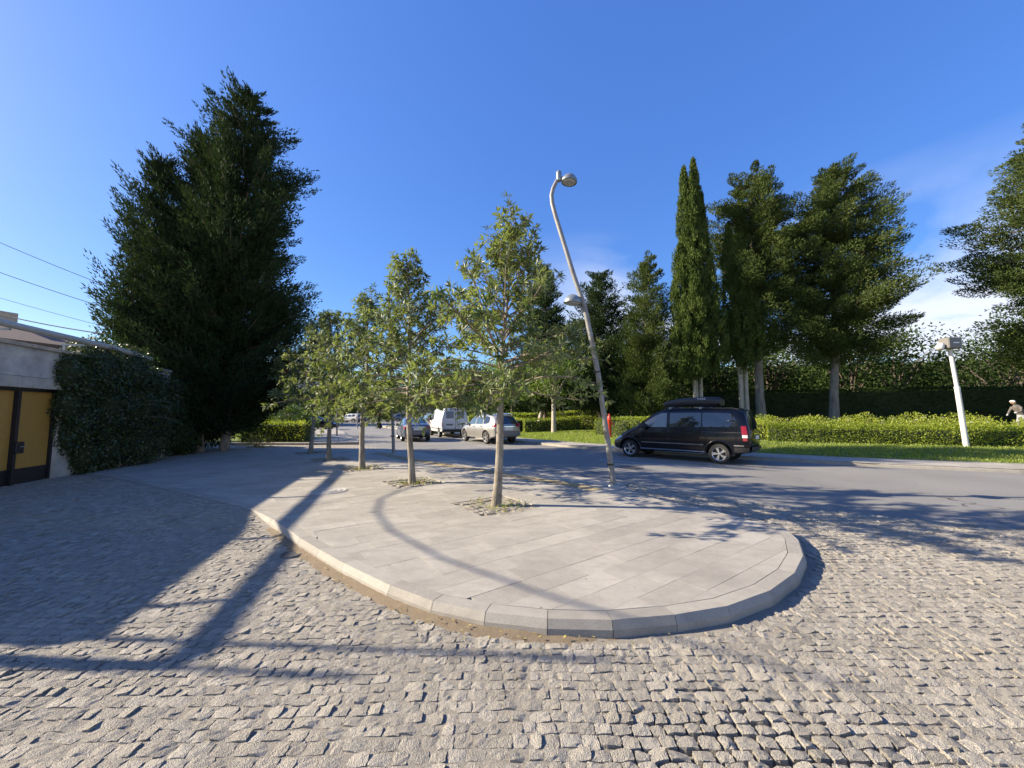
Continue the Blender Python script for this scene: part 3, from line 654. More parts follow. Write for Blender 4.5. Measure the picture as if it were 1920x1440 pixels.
def street_tree(base, H, th, rad, seed, label, lean=(0, 0), r0=.105, group='street trees in a row of pits'):
    r = np.random.default_rng(seed); t = empty('street_tree', (*base, KZ-.05), 0, label, 'tree', group)
    npt = 12; zs = np.linspace(0, H, npt); cx = lean[0]*zs/H + .03*np.sin(zs*1.7+seed); cy = lean[1]*zs/H + .03*np.cos(zs*1.3+seed); cx -= cx[0]; cy -= cy[0]
    rr = np.interp(zs, [0, .12, th, H*.7, H], [r0*1.2, r0, r0*.66, r0*.26, .008])
    mb = MB(); mb.tube(np.c_[cx, cy, zs], list(rr), 10); mb.obj('trunk', M['street_bark'], t, 60)
    def tr(z): return np.array([np.interp(z, zs, cx), np.interp(z, zs, cy), z])
    bm_ = MB(); C, D, A = [], [], []
    nb = 72
    for i in range(nb):
        f = (i+r.random()*.7)/nb; z0 = th+(H*.94-th)*f**1.45; az = i*2.4+r.normal(0, .3)
        prof = np.interp(f, [0, .12, .4, .6, .75, .9, 1], [.86, 1.0, .94, .66, .46, .36, .28]); L = rad*prof*r.uniform(.75, 1.12); el = R(np.interp(f, [0, .2, .5, 1], [-4, 10, 30, 62]))+r.normal(0, .12)
        p = tr(z0); d0 = np.array([math.cos(az)*math.cos(el), math.sin(az)*math.cos(el), math.sin(el)]); pts = [p]; dd = d0.copy()
        for k in range(4): dd = unit(dd+r.normal(0, .10, 3)+np.array([0, 0, .03 if f > .3 else -.05])); pts.append(pts[-1]+dd*L/4)
        rb = max(.008, .024*(1-f*.55)*min(1, L)); bm_.tube(pts, list(np.linspace(rb, .005, 5)), 5, False); pts = np.array(pts)
        nt_ = int(r.integers(6, 9)) if f < .7 else int(r.integers(4, 7))
        for j in range(nt_):
            s = .22+.78*(j+r.random()*.6)/nt_; q = pts[0]+(np.array([np.interp(s*4, range(5), pts[:, a]) for a in range(3)])-pts[0])
            td = unit(dd*.7+rvec(r, 1)[0]*.85+np.array([0, 0, .3])); tl_ = r.uniform(.14, .36)*(1.1-.35*f); e = q+td*tl_; bm_.tube([q, q+td*tl_*.5+r.normal(0, .01, 3), e], [.005, .004, .003], 4, False)
            for w_ in ((1.0, .55, .2) if f < .55 else (1.0, .5)): C.append(q+td*tl_*w_); D.append(td); A.append(1.0 if w_ == 1.0 else .8)
        C.append(pts[-1]); D.append(dd); A.append(1.)
    bm_.obj('branches', M['twig'], t)
    C, D, A = map(np.array, (C, D, A)); nl = 8; n = len(C); ax = np.repeat(D, nl, 0); cc = np.repeat(C, nl, 0)
    rad_ = rvec(r, n*nl); rad_ = unit(rad_-ax*np.sum(rad_*ax, 1, keepdims=True)); tilt = r.uniform(.15, .95, (n*nl, 1))
    d = unit(ax*tilt+rad_*(1.15-tilt*.4)+np.array([0, 0, -.16])); nrm = unit(ax+np.array([0, 0, .5])+r.normal(0, .2, (n*nl, 3))); Ls = r.uniform(.095, .165, n*nl)
    leaf_obj('crown', t, M['leaf_street'], cc+d*.01, d, nrm, Ls, Ls*r.uniform(.26, .36, n*nl), True, seed)
    return t
T_LBL = ['nearest slim street tree with pale trunk, leaning by the lamp post', 'slim street tree with smooth pale trunk, second in the row from the lamp post', 'middle street tree of the row, darker trunk in shade',
         'fourth street tree in the row, trunk in the shade', 'farthest street tree in the row, beside the sunlit driveway']
street_tree(TREES[0], 5.15, 2.1, 1.98, 101, T_LBL[0], (.28, .05), .082)
street_tree(TREES[1], 5.35, 1.95, 1.9, 102, T_LBL[1], (-.18, 0), .078)
street_tree(TREES[2], 5.1, 1.95, 1.85, 103, T_LBL[2], (.05, 0), .085)
street_tree(TREES[3], 5.15, 2.0, 1.85, 104, T_LBL[3], (-.1, 0), .08)
street_tree(TREES[4], 5.4, 2.1, 1.8, 105, T_LBL[4], (0, 0), .082)

def conifer(name, base, H, z0, prof, seed, label, mat_, nb=170, puff=.55, ne=44, up=.35, align=.8, el=(.16, .30), wd=(.05, .09), trunk_r=.3, bark='dark_bark', lean=(0, 0), lobes=.25, cat='tree', group=None, zbase=None, droop=0., shell=.45, tip=0., gap=0.):
    r = np.random.default_rng(seed); zg = float(park_z([base])[0]) if zbase is None else zbase
    t = empty(name, (base[0], base[1], zg-.05), 0, label, cat, group)
    zs = np.linspace(0, H*.97, 9); cx = lean[0]*zs/H+.08*np.sin(zs*.6+seed); cy = lean[1]*zs/H; cx -= cx[0]
    mb = MB(); mb.tube(np.c_[cx, cy, zs], list(np.interp(zs, [0, .5, H*.5, H], [trunk_r*1.2, trunk_r, trunk_r*.55, .02])), 10); mb.obj('trunk', M[bark], t, 60)
    bm_ = MB(); pc, pr, pd, ptip = [], [], [], []; pt, prr = zip(*prof); ph = r.random(4)*6.28
    for i in range(nb):
        f = (i+r.random())/nb; z = z0+(H-z0)*f; az = i*2.39996+r.normal(0, .25); rad = np.interp(f, pt, prr)
        lob = 1+lobes*math.sin(3*az+ph[0]+f*7)*.6+lobes*math.sin(2*az+ph[1]-f*11)*.6+r.normal(0, lobes*.5)
        rad *= max(.35, lob); o = np.array([np.interp(z, zs, cx), np.interp(z, zs, cy), z]); h = np.array([math.cos(az), math.sin(az), 0]); npf = max(1, int(round(rad/(puff*.85))))
        zst = o-np.array([0, 0, min(rad*up, z*.3)]); 
        if rad > .9: bm_.tube([zst, zst+h*rad*.5+np.array([0, 0, rad*up*.35]), zst+h*rad*.95+np.array([0, 0, rad*up])], [.05+.02*trunk_r, .035, .012], 4, False)
        for k in range(npf):
            s = 1-(k*.8/npf)**1.0*.85 if npf > 1 else .8
            if s < .30 and rad > 1.2: continue
            if gap and r.random() < gap: continue
            c = zst+h*rad*s+np.array([0, 0, up*rad*s*s-droop*rad*s*s])+r.normal(0, puff*.25, 3); pc.append(c); pr.append(puff*r.uniform(.7, 1.2)*(.75+.25*(1-f))*(1 if f < .9 else .7)); pd.append(unit(h*.8+np.array([0, 0, .25+up]))); ptip.append(tip if k == 0 else 0.)
    pc.append(np.array([np.interp(H*.97, zs, cx), np.interp(H*.97, zs, cy), H-.3])); pr.append(puff*.6); pd.append(np.array([0, 0, 1.])); ptip.append(tip)
    if len(bm_.v): bm_.obj('branches', M['dark_bark'], t)
    pc, pr, pd = map(np.array, (pc, pr, pd)); n = len(pc)*ne; c = np.repeat(pc, ne, 0); ax = np.repeat(pd, ne, 0); pr = np.repeat(pr, ne); u = rvec(r, n); q = r.random(n)**shell
    off = u*(pr*q)[:, None]; off[:, 2] *= .62; along = np.sum(off*ax, 1, keepdims=True); tp = np.repeat(np.array(ptip), ne)[:, None]; per = off-ax*along; off = per*(1-.45*np.minimum(tp, 1)*np.clip(.5+along/pr[:, None], 0, 1))+ax*(along*(1.55+.9*tp)+tp*.25)
    d = unit(u*(1-align*.5)+ax*align+np.array([0, 0, .25])+r.normal(0, .25, (n, 3))); L = r.uniform(el[0], el[1], n); Wd = r.uniform(wd[0], wd[1], n)
    tone = np.clip(np.repeat(r.random(len(pc)), ne)*.5+r.random(n)*.5, 0, 1)
    leaf_obj('crown', t, mat_, c+off-d*L[:, None]*.4, d, rvec(r, n), L, Wd, 'tri', seed, tone)
    return t
BIG = [(0, .55), (.10, .80), (.25, .95), (.45, 1.0), (.62, .88), (.8, .58), (.92, .30), (1, .08)]
def sc(p, k): return [(a, b*k) for a, b in p]
# the dark clump on the left: three stems of dense feathery conifer
conifer('conifer', (-12.3, 16.6), 16.2, 1.1, sc([(0, .45), (.12, .70), (.3, .93), (.46, 1.0), (.6, .84), (.76, .60), (.9, .34), (1, .08)], 2.4), 201, 'tallest dark feathery conifer behind the ivy, rising over the pavement', M['leaf_conifer'], nb=400, puff=.50, ne=120, up=.45, align=.7, el=(.09, .19), wd=(.04, .07), trunk_r=.17, bark='street_bark', zbase=.1, lobes=.45, tip=.8, lean=(.25, 0), group='dark conifers on the left')
conifer('conifer', (-14.2, 15.7), 12.3, .8, sc([(0, .75), (.2, .95), (.4, 1.0), (.65, .80), (.85, .45), (1, .10)], 1.25), 202, 'shorter dark conifer with upswept shoots, leaning away over the wall', M['leaf_conifer'], nb=350, puff=.5, ne=100, up=.75, align=.8, el=(.09, .19), wd=(.035, .065), trunk_r=.18, zbase=.1, lean=(-.8, 0), lobes=.28, tip=.9, group='dark conifers on the left')
conifer('conifer', (-13.1, 16.3), 13.9, 1.0, sc([(0, .8), (.3, 1.0), (.6, .8), (.85, .4), (1, .08)], 1.5), 203, 'dark conifer stem wedged between the two larger ones on the left', M['leaf_conifer'], nb=260, puff=.48, ne=105, up=.7, align=.8, el=(.09, .19), wd=(.035, .065), trunk_r=.15, bark='street_bark', zbase=.1, lean=(-.5, 0), lobes=.42, tip=1.2, group='dark conifers on the left')

def column(base, H, z0, spires, seed, label, trunk_h):
    """columnar cypress: upright spires of short sprays.  spires: (dx,dy,z_bottom,z_top,radius)"""
    r = np.random.default_rng(seed); zg = float(park_z([base])[0]); t = empty('column_cypress', (*base, zg-.05), 0, label, 'tree', 'columnar cypresses in the park')
    for k, (dx, dy) in enumerate(((-.18, 0), (.2, .05), (.02, .2))[:max(1, min(3, len(spires)-1))]):
        mb = MB(); mb.tube([(dx, dy, 0), (dx*1.1, dy, trunk_h*.6), (dx*1.5, dy, z0+2.5)], [.15, .12, .07], 9); mb.obj('trunk', M['pale_bark'], t, 60)
    C, D, Tn = [], [], []
    for dx, dy, zb_, zt, rad in spires:
        npf = int((zt-zb_)*rad*15); f = (np.arange(npf)+r.random(npf))/npf; f = f**.9; rp = np.interp(f, [0, .06, .22, .5, .75, .92, 1], [.30, .75, 1, .92, .60, .28, .02])*rad; az = np.arange(npf)*2.39996+r.normal(0, .4, npf); q = np.where(r.random(npf) < .75, r.uniform(.62, .98, npf), r.uniform(.1, .6, npf)); z = zb_+(zt-zb_)*f
        pc = np.c_[dx+np.cos(az)*rp*q, dy+np.sin(az)*rp*q, z]; ne = 115; n = npf*ne; u = rvec(r, n)*(r.random((n, 1))**.4); ps = np.repeat(r.uniform(.75, 1.25, npf)*np.interp(f, [0, .8, 1], [1, .8, .45]), ne)[:, None]
        c = np.repeat(pc, ne, 0)+u*ps*np.array([.25, .25, .55]); c[:, 2] += .1; an = np.repeat(az, ne); C.append(c); D.append(unit(np.c_[np.cos(an)*.22, np.sin(an)*.22, np.full(n, 1.1)]+u*.45+r.normal(0, .16, (n, 3)))); Tn.append(np.clip(np.repeat(r.random(npf), ne)*.55+r.random(n)*.45, 0, 1))
    C, D, Tn = np.concatenate(C), np.concatenate(D), np.concatenate(Tn); n = len(C); L = r.uniform(.10, .21, n)
    leaf_obj('crown', t, M['leaf_column'], C, D, rvec(r, n), L, r.uniform(.055, .10, n), 'tri', seed, Tn)
column((12.1, 25.0), 18, 3.6, [(-.42, 0, 3.6, 17.7, .80), (.30, .1, 3.8, 18.4, .75), (-.05, -.25, 4.2, 17.0, .8), (.80, .2, 4.6, 16.0, .62), (-.95, -.1, 3.8, 12.2, .75), (-.3, -.7, 3.5, 10.5, .9), (.75, -.6, 4.0, 11, .85), (-1.0, -.5, 3.3, 8.4, .75), (1.1, -.2, 4.2, 8.6, .75)], 301, 'tall many-spired columnar cypress behind the black van', 3.4)
column((15.2, 25.2), 14, 4.2, [(-.55, 0, 4.4, 13.7, .66), (.40, .1, 4.6, 15.2, .74), (-.1, -.35, 4.0, 10.6, .85), (.5, -.5, 4.6, 9, .7)], 302, 'shorter twin-topped columnar cypress with bare pale trunk', 4.2)
conifer('cypress_tree', (16.7, 25.8), 17.5, 5.2, sc([(0, .35), (.1, .62), (.3, .85), (.55, 1), (.78, .98), (.92, .7), (1, .2)], 2.0), 311, 'large round-topped cypress with thick trunk right behind the twin-topped column', M['leaf_cypress'], nb=170, puff=.72, ne=300, shell=.25, up=.25, align=.45, trunk_r=.30, bark='grey_bark', lobes=.42, gap=.12, el=(.09, .19), wd=(.045, .08), tip=.3, group='broad cypresses in the park')
conifer('cypress_tree', (21.0, 25.2), 17.6, 4.6, sc([(0, .45), (.12, .85), (.3, 1.0), (.5, .98), (.7, .84), (.88, .5), (1, .10)], 3.05), 312, 'broad layered cypress with pale trunk standing behind the sunny hedge', M['leaf_cypress'], nb=190, puff=.74, ne=300, shell=.25, up=.15, align=.4, trunk_r=.27, bark='grey_bark', lobes=.42, gap=.16, el=(.09, .19), wd=(.045, .08), tip=.3, lean=(.9, 0), group='broad cypresses in the park')
conifer('cypress_tree', (30.2, 20.6), 17.6, 3.4, sc([(0, .5), (.15, .85), (.4, 1.0), (.65, .85), (.85, .5), (1, .1)], 2.45), 313, 'big spreading cypress cut off by the edge of the view beside the floodlight post', M['leaf_cypress'], nb=190, puff=.74, ne=300, shell=.25, up=.12, align=.4, trunk_r=.30, lobes=.42, gap=.14, el=(.09, .19), wd=(.045, .08), tip=.3, group='broad cypresses in the park')
CON = [(0, .8), (.15, 1.0), (.4, .88), (.7, .55), (.9, .25), (1, .05)]
conifer('park_conifer', (9.6, 26.8), 12.2, 1.2, sc(CON, 2.0), 321, 'bushy pointed conifer just beside the tall columnar cypress', M['leaf_cypress'], nb=140, puff=.66, ne=200, shell=.28, up=.35, align=.6, trunk_r=.18, gap=.05, el=(.10, .2), wd=(.045, .08), lobes=.38, tip=.6, group='pointed conifers in the park')
conifer('park_conifer', (6.7, 29.0), 11.8, 1.8, sc(CON, 2.3), 322, 'dark pointed conifer behind the leaning lamp post', M['leaf_conifer'], nb=150, puff=.66, ne=170, shell=.28, up=.4, align=.8, trunk_r=.2, gap=.05, el=(.10, .22), wd=(.05, .09), lobes=.38, tip=.8, group='pointed conifers in the park')
conifer('park_conifer', (2.9, 33.0), 14.2, 2.0, sc(CON, 2.2), 323, 'dark pointed conifer peeping out behind the nearest street tree', M['leaf_conifer'], nb=200, puff=.6, ne=80, up=.35, align=1.0, trunk_r=.2, group='pointed conifers in the park')

def broadleaf(name, base, H, th, rx, rz, seed, label, mat_, n_puff=90, ne=60, leaf=(.10, .2), zbase=None, bark='dark_bark', tr=.16, group=None, lean=(0, 0), cat='tree'):
    r = np.random.default_rng(seed); zg = float(park_z([base])[0]) if zbase is None else zbase; t = empty(name, (*base, zg-.05), 0, label, cat, group)
    zc = H-rz
    if th > 0:
        mb = MB(); mb.tube([(0, 0, 0), (lean[0]*.3, lean[1]*.3, th*.5), (lean[0]*.7, lean[1]*.7, th), (lean[0], lean[1], H*.75)], [tr*1.15, tr, tr*.8, .03], 9); mb.obj('trunk', M[bark], t, 60)
        mb = MB()
        for k in range(9): a = k*2.4; mb.tube([(lean[0]*.7, lean[1]*.7, th*.9+.05*k), (lean[0]+math.cos(a)*rx*.4, lean[1]+math.sin(a)*rx*.4, zc), (lean[0]+math.cos(a)*rx*.75, lean[1]+math.sin(a)*rx*.75, zc+rz*.3*math.sin(k))], [tr*.45, tr*.25, .012], 5, False)
        mb.obj('branches', M[bark], t)
    u = rvec(r, n_puff); q = r.random(n_puff)**.4; pc = u*q[:, None]*np.array([rx, rx, rz])*(.80+.25*r.random((n_puff, 1)))+np.array([lean[0], lean[1], zc]); pr = min(rx, rz)*r.uniform(.20, .36, n_puff)
    n = n_puff*ne; c = np.repeat(pc, ne, 0); p2 = np.repeat(pr, ne); v = rvec(r, n); off = v*(p2*r.random(n)**.4)[:, None]; off[:, 2] *= .7; d = unit(v+np.array([0, 0, -.25])+r.normal(0, .4, (n, 3))); L = r.uniform(*leaf, n)
    tone = np.clip(np.repeat(r.random(n_puff), ne)*.5+r.random(n)*.5, 0, 1)
    leaf_obj('crown', t, mat_, c+off, d, unit(v+np.array([0, 0, .6])+r.normal(0, .3, (n, 3))), L, L*r.uniform(.45, .65, n), False, seed, tone); return t
broadleaf('park_tree', (3.05, 28.2), 6.6, 2.4, 3.1, 2.2, 401, 'light green park tree with whitewashed trunk beyond the silver car', M['leaf_light'], 110, 60, bark='pale_bark', tr=.17, group='leafy park trees')
broadleaf('park_tree', (2.2, 32.5), 6.0, 2.2, 2.6, 1.9, 402, 'leafy park tree with slanting pale trunk behind the clipped hedge', M['leaf_dark'], 80, 55, bark='pale_bark', tr=.2, lean=(.7, 0), group='leafy park trees')
broadleaf('park_tree', (-1.2, 38), 6.8, 2.4, 3.0, 2.3, 403, 'leafy park tree above the white van', M['leaf_light'], 90, 55, (.14, .26), group='leafy park trees')
broadleaf('park_tree', (-6.5, 46), 7.6, 2.2, 4.0, 2.9, 404, 'dark leafy tree above the parked cars ahead of the white van', M['leaf_dark'], 90, 55, (.18, .32), group='leafy park trees')
# dark wood behind: individual trees
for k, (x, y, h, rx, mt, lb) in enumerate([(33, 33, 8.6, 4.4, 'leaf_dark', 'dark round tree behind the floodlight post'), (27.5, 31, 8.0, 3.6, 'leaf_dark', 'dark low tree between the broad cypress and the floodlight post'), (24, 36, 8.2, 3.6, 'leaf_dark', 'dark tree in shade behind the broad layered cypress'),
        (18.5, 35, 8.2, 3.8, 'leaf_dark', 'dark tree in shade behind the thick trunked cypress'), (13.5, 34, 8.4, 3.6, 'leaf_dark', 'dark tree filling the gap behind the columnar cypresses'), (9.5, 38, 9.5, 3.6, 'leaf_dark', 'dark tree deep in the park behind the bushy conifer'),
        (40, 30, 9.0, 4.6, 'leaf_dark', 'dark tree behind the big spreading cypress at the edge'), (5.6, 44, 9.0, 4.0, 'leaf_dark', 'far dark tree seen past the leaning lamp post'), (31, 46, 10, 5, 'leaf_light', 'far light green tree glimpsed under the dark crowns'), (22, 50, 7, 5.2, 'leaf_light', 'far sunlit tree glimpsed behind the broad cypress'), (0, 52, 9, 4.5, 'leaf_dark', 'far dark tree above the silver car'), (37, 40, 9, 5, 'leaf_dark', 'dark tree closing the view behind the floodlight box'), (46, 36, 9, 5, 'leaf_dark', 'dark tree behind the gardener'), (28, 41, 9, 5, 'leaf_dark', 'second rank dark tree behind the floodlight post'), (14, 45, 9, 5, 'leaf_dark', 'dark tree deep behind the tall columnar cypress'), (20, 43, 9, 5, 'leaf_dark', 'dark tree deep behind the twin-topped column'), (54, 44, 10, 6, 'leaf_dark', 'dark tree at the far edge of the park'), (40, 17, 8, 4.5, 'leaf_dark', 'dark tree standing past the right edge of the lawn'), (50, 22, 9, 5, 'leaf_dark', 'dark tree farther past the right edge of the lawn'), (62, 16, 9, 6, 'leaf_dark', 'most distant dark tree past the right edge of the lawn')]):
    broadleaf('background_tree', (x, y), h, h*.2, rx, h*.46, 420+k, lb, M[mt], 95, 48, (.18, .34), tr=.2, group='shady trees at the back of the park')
for k, (x, y, h, rx, mt, lb) in enumerate([(-24, 92, 12, 7, 'leaf_dark', 'dark tree behind the woman crossing the road'), (-37, 92, 12, 7, 'leaf_dark', 'dark tree behind the blue and white parked cars'), (-15, 86, 12, 6.5, 'leaf_dark', 'dark tree at the far end of the road'), (-46, 88, 11, 7, 'leaf_dark', 'dark tree behind the white parked pick-up'), (-27, 54, 5.5, 2.6, 'leaf_light', 'light green tree beside the far parked cars'), (-5, 70, 11, 6, 'leaf_dark', 'tall dark tree far behind the white van'), (-52, 60, 6.5, 5, 'leaf_light', 'green tree below the red roofed house'), (-9, 84, 12, 6.5, 'leaf_dark', 'dark tree closing the road behind the white car'), (-30, 98, 12, 7, 'leaf_dark', 'dark tree behind the far off-roaders'), (-3, 60, 10, 5.5, 'leaf_dark', 'dark tree above the roof of the panel van'), (-58, 78, 9, 6, 'leaf_dark', 'dark tree behind the red roofed house')]):
    broadleaf('background_tree', (x, y), h, h*.2, rx, h*.48, 440+k, lb, M[mt], 80, 45, (.3, .6), tr=.2, zbase=0, group='trees round the far car park')
for k, (x, y, h, rx, mt, lb) in enumerate([(-14.2, 23.6, 3.6, 1.7, 'leaf_light', 'sunlit bushy shrub behind the clipped box hedge'), (-16.6, 24.4, 3.0, 1.7, 'leaf_light', 'loose green shrub beside the conifer shade'), (-17.5, 28.5, 4.6, 2.2, 'leaf_dark', 'tall dark shrub behind the sunlit bushes'), (-13.9, 25.6, 1.9, 1.0, 'leaf_light', 'small round clipped bush at the end of the box hedge'), (-18.6, 21.8, 2.4, 1.4, 'leaf_dark', 'dark shrub in the shade left of the box hedge')]):
    broadleaf('shrub', (x, y), h, .0, rx, h*.5, 460+k, lb, M[mt], 70, 60, (.09, .18), zbase=.1, cat='shrub', group='shrubs behind the driveway')

def hedge(name, pl, width, h, seed, label, mat_, zb=None, dens=230, leaf=(.06, .11), group=None, top_var=.09, batter=.16):
    r = np.random.default_rng(seed); pts = resample(pl, .5); zg = park_z(pts) if zb is None else np.full(len(pts), zb); t = empty(name, (0, 0, 0), 0, label, 'hedge', group)
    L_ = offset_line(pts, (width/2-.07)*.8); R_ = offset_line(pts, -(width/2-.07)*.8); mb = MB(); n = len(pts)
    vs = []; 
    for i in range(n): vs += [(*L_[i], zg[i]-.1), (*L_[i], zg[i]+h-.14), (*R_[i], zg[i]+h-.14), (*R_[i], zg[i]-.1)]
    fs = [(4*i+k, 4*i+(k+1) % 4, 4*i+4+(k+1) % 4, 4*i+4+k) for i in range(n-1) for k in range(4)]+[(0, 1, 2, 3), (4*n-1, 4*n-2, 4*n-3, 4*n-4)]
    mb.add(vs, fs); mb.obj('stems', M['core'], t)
    P_ = np.array(pts); seg = np.linalg.norm(np.diff(P_, axis=0), axis=1); Lt = seg.sum(); cum = np.r_[0, np.cumsum(seg)]
    N_ = int(Lt*(2*h+width)*dens+2*width*h*dens); s = r.random(N_)*Lt; px = np.interp(s, cum, P_[:, 0]); py = np.interp(s, cum, P_[:, 1]); pz = np.interp(s, cum, zg); k = np.clip(np.searchsorted(cum, s)-1, 0, n-2); tn = unit(np.diff(P_, axis=0))[k]; nr = np.c_[-tn[:, 1], tn[:, 0]]
    w = r.random(N_); per = 2*h+width; e = w*per; side = np.where(e < h, 0, np.where(e < h+width, 1, 2)); a = np.where(side == 0, width/2, np.where(side == 1, e-h-width/2, -width/2)); z = np.where(side == 0, e, np.where(side == 1, h, e-h-width))
    ends = r.random(N_) < (width*h*2)/(Lt*per+width*h*2)
    if ends.any():
        m_ = ends.sum(); lo = r.random(m_) < .5; s2 = np.where(lo, 0, Lt-1e-3); px[ends] = np.interp(s2, cum, P_[:, 0]); py[ends] = np.interp(s2, cum, P_[:, 1]); pz[ends] = np.interp(s2, cum, zg); kk = np.where(lo, 0, n-2); nr[ends] = np.c_[-tn_all(P_)[kk][:, 1], tn_all(P_)[kk][:, 0]]; a[ends] = r.uniform(-.5, .5, m_)*width; z[ends] = r.random(m_)*h
    a = a*(1-batter*np.clip(z/h, 0, 1)**2); bulge = top_var*((vnoise(np.c_[s, z*1.5+a*1.5], 1.1, seed)-.5)*2+(vnoise(np.c_[s, z*1.5+a*1.5], 3.7, seed+1)-.5)*1.2); on = np.where((side == 1)[:, None], np.array([0, 0, 1.]), np.c_[nr*np.sign(a)[:, None], np.zeros(N_)])
    c = np.c_[px+nr[:, 0]*a, py+nr[:, 1]*a, pz+z]+on*(bulge+r.normal(-.005, .04, N_))[:, None]
    d = unit(on*.6+r.normal(0, .8, (N_, 3))+np.array([0, 0, .35])); Lf = r.uniform(*leaf, N_)
    leaf_obj('foliage', t, mat_, c, d, unit(on*.5+r.normal(0, 1.0, (N_, 3))), Lf, Lf*r.uniform(.5, .75, N_), False, seed); return t
def tn_all(P_): return unit(np.diff(P_, axis=0))
HF = [(12.9, 19.55), (14.1, 18.75), (15.6, 17.95), (18.6, 16.75), (20.6, 16.2), (24, 15.5), (28, 15.0)]
hedge('hedge', HF, 1.1, .72, 501, 'long sunlit clipped hedge behind the black van and floodlight post', M['leaf_hedge'], dens=640, leaf=(.05, .09), group='clipped park hedges')
hedge('hedge', [(10.4, 21.6), (11.9, 20.5), (13.0, 19.9)], 1.0, .85, 502, 'short shaded hedge end seen past the tail of the black van', M['leaf_hedge'], dens=260, group='clipped park hedges')
hedge('hedge', [(5.9, 25.8), (6.8, 24.5), (8.2, 23.2), (10.2, 22.2)], 1.3, 1.0, 503, 'light green hedge behind the front of the black van', M['leaf_hedge'], dens=260, group='clipped park hedges')
hedge('hedge', [(0.9, 29.6), (2.6, 29.8), (5.2, 30.0), (8.2, 29.2)], 1.1, .95, 504, 'clipped hedge behind the lawn beyond the silver car', M['leaf_hedge'], dens=240, group='clipped park hedges')
hedge('hedge', [(-1.0, 33), (0.1, 31.2), (.7, 30.2)], 1.0, 1.0, 505, 'hedge piece beside the silver car', M['leaf_hedge'], dens=220, group='clipped park hedges')
hedge('hedge', [(-4.5, 42), (2, 41), (9, 40)], 1.6, 1.1, 506, 'far sunlit hedge under the park trees', M['leaf_hedge'], dens=130, leaf=(.09, .16), group='clipped park hedges')
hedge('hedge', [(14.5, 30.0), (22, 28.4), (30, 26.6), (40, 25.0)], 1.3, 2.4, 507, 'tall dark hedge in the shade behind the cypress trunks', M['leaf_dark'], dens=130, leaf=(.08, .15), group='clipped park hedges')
hedge('hedge', [(-3, 62), (10, 60), (30, 57), (55, 50), (75, 40)], 2.5, 7.5, 509, 'tall far hedge closing the park behind all its trees', M['leaf_dark'], zb=.6, dens=26, leaf=(.25, .45), group='clipped park hedges')
hedge('hedge', [(-110, 100), (-60, 106), (-20, 108), (-2, 90), (-3, 64)], 3, 5.5, 510, 'tall far hedge behind the car park', M['leaf_dark'], zb=0, dens=14, leaf=(.4, .7), group='clipped park hedges')
hedge('hedge', [(-15.0, 21.85), (-13.2, 21.85), (-11.45, 21.85)], 1.1, 1.08, 508, 'dark clipped box hedge beside the driveway', M['leaf_hedge'], zb=.1, dens=330, leaf=(.05, .09), group='clipped garden hedge')
# rose bed between hedge and cypresses: separate low bushes with white blossoms
k = 0
for (x, y, rx, h) in [(13.6, 20.9, 1.0, .95), (15.0, 20.2, 1.1, 1.0), (16.6, 19.5, 1.15, 1.0), (18.3, 18.9, 1.15, 1.0), (20.1, 18.4, 1.15, 1.05), (22.0, 17.9, 1.2, 1.05), (24.0, 17.5, 1.2, 1.05), (14.9, 22.6, 1.1, 1.1), (16.9, 21.8, 1.2, 1.1), (19.0, 21.1, 1.2, 1.15), (21.2, 20.5, 1.25, 1.15), (23.4, 20.0, 1.25, 1.15), (26.0, 18.9, 1.25, 1.1)]:
    zg = float(park_z([(x, y)])[0]); r = np.random.default_rng(600+k); t = empty('rose_bush', (x, y, zg), 0, None, 'rose bush', 'rose bushes behind the long hedge'); n = 2600
    t['label'] = 'white rose bush behind the long hedge, ' + ('front' if k < 7 or k == 12 else 'back') + ' row, ' + ['1st', '2nd', '3rd', '4th', '5th', '6th', '7th', '1st', '2nd', '3rd', '4th', '5th', '8th'][k] + ' from the van'
    u = rvec(r, n); u[:, 2] = np.abs(u[:, 2]); q = r.random((n, 1))**.3; c = u*q*np.array([rx, rx, h])*(.85+.3*vnoise(u[:, :2]*3+5, 1.5, k)[:, None]); d = unit(u+r.normal(0, .5, (n, 3))+np.array([0, 0, .5])); L = r.uniform(.05, .10, n)
    leaf_obj('foliage', t, M['leaf_hedge'], c, d, unit(u+r.normal(0, .5, (n, 3))), L, L*.6, False, k)
    mb = MB()
    for a in range(7): an = a*.9; mb.tube([(0, 0, 0), (math.cos(an)*rx*.4, math.sin(an)*rx*.4, h*.5), (math.cos(an)*rx*.7, math.sin(an)*rx*.7, h*.85)], [.015, .01, .005], 4, False)
    mb.obj('stems', M['twig'], t)
    for a in range(6):
        w = rvec(r, 1)[0]; w[2] = abs(w[2])*.6+.5; p = w/np.linalg.norm(w)*np.array([rx, rx, h])*1.0; mb = MB()
        for ring_, rr_, zz_ in ((5, .055, .01), (4, .035, .03)):
            for b_ in range(ring_): an = b_*6.283/ring_+ring_; mb.add([(0, 0, 0), (math.cos(an-.5)*rr_, math.sin(an-.5)*rr_, zz_), (math.cos(an)*rr_*1.3, math.sin(an)*rr_*1.3, zz_+.012), (math.cos(an+.5)*rr_, math.sin(an+.5)*rr_, zz_)], [(0, 1, 2, 3)])
        o = mb.obj('blossom', M['petal'], t); o.location = p
    k += 1
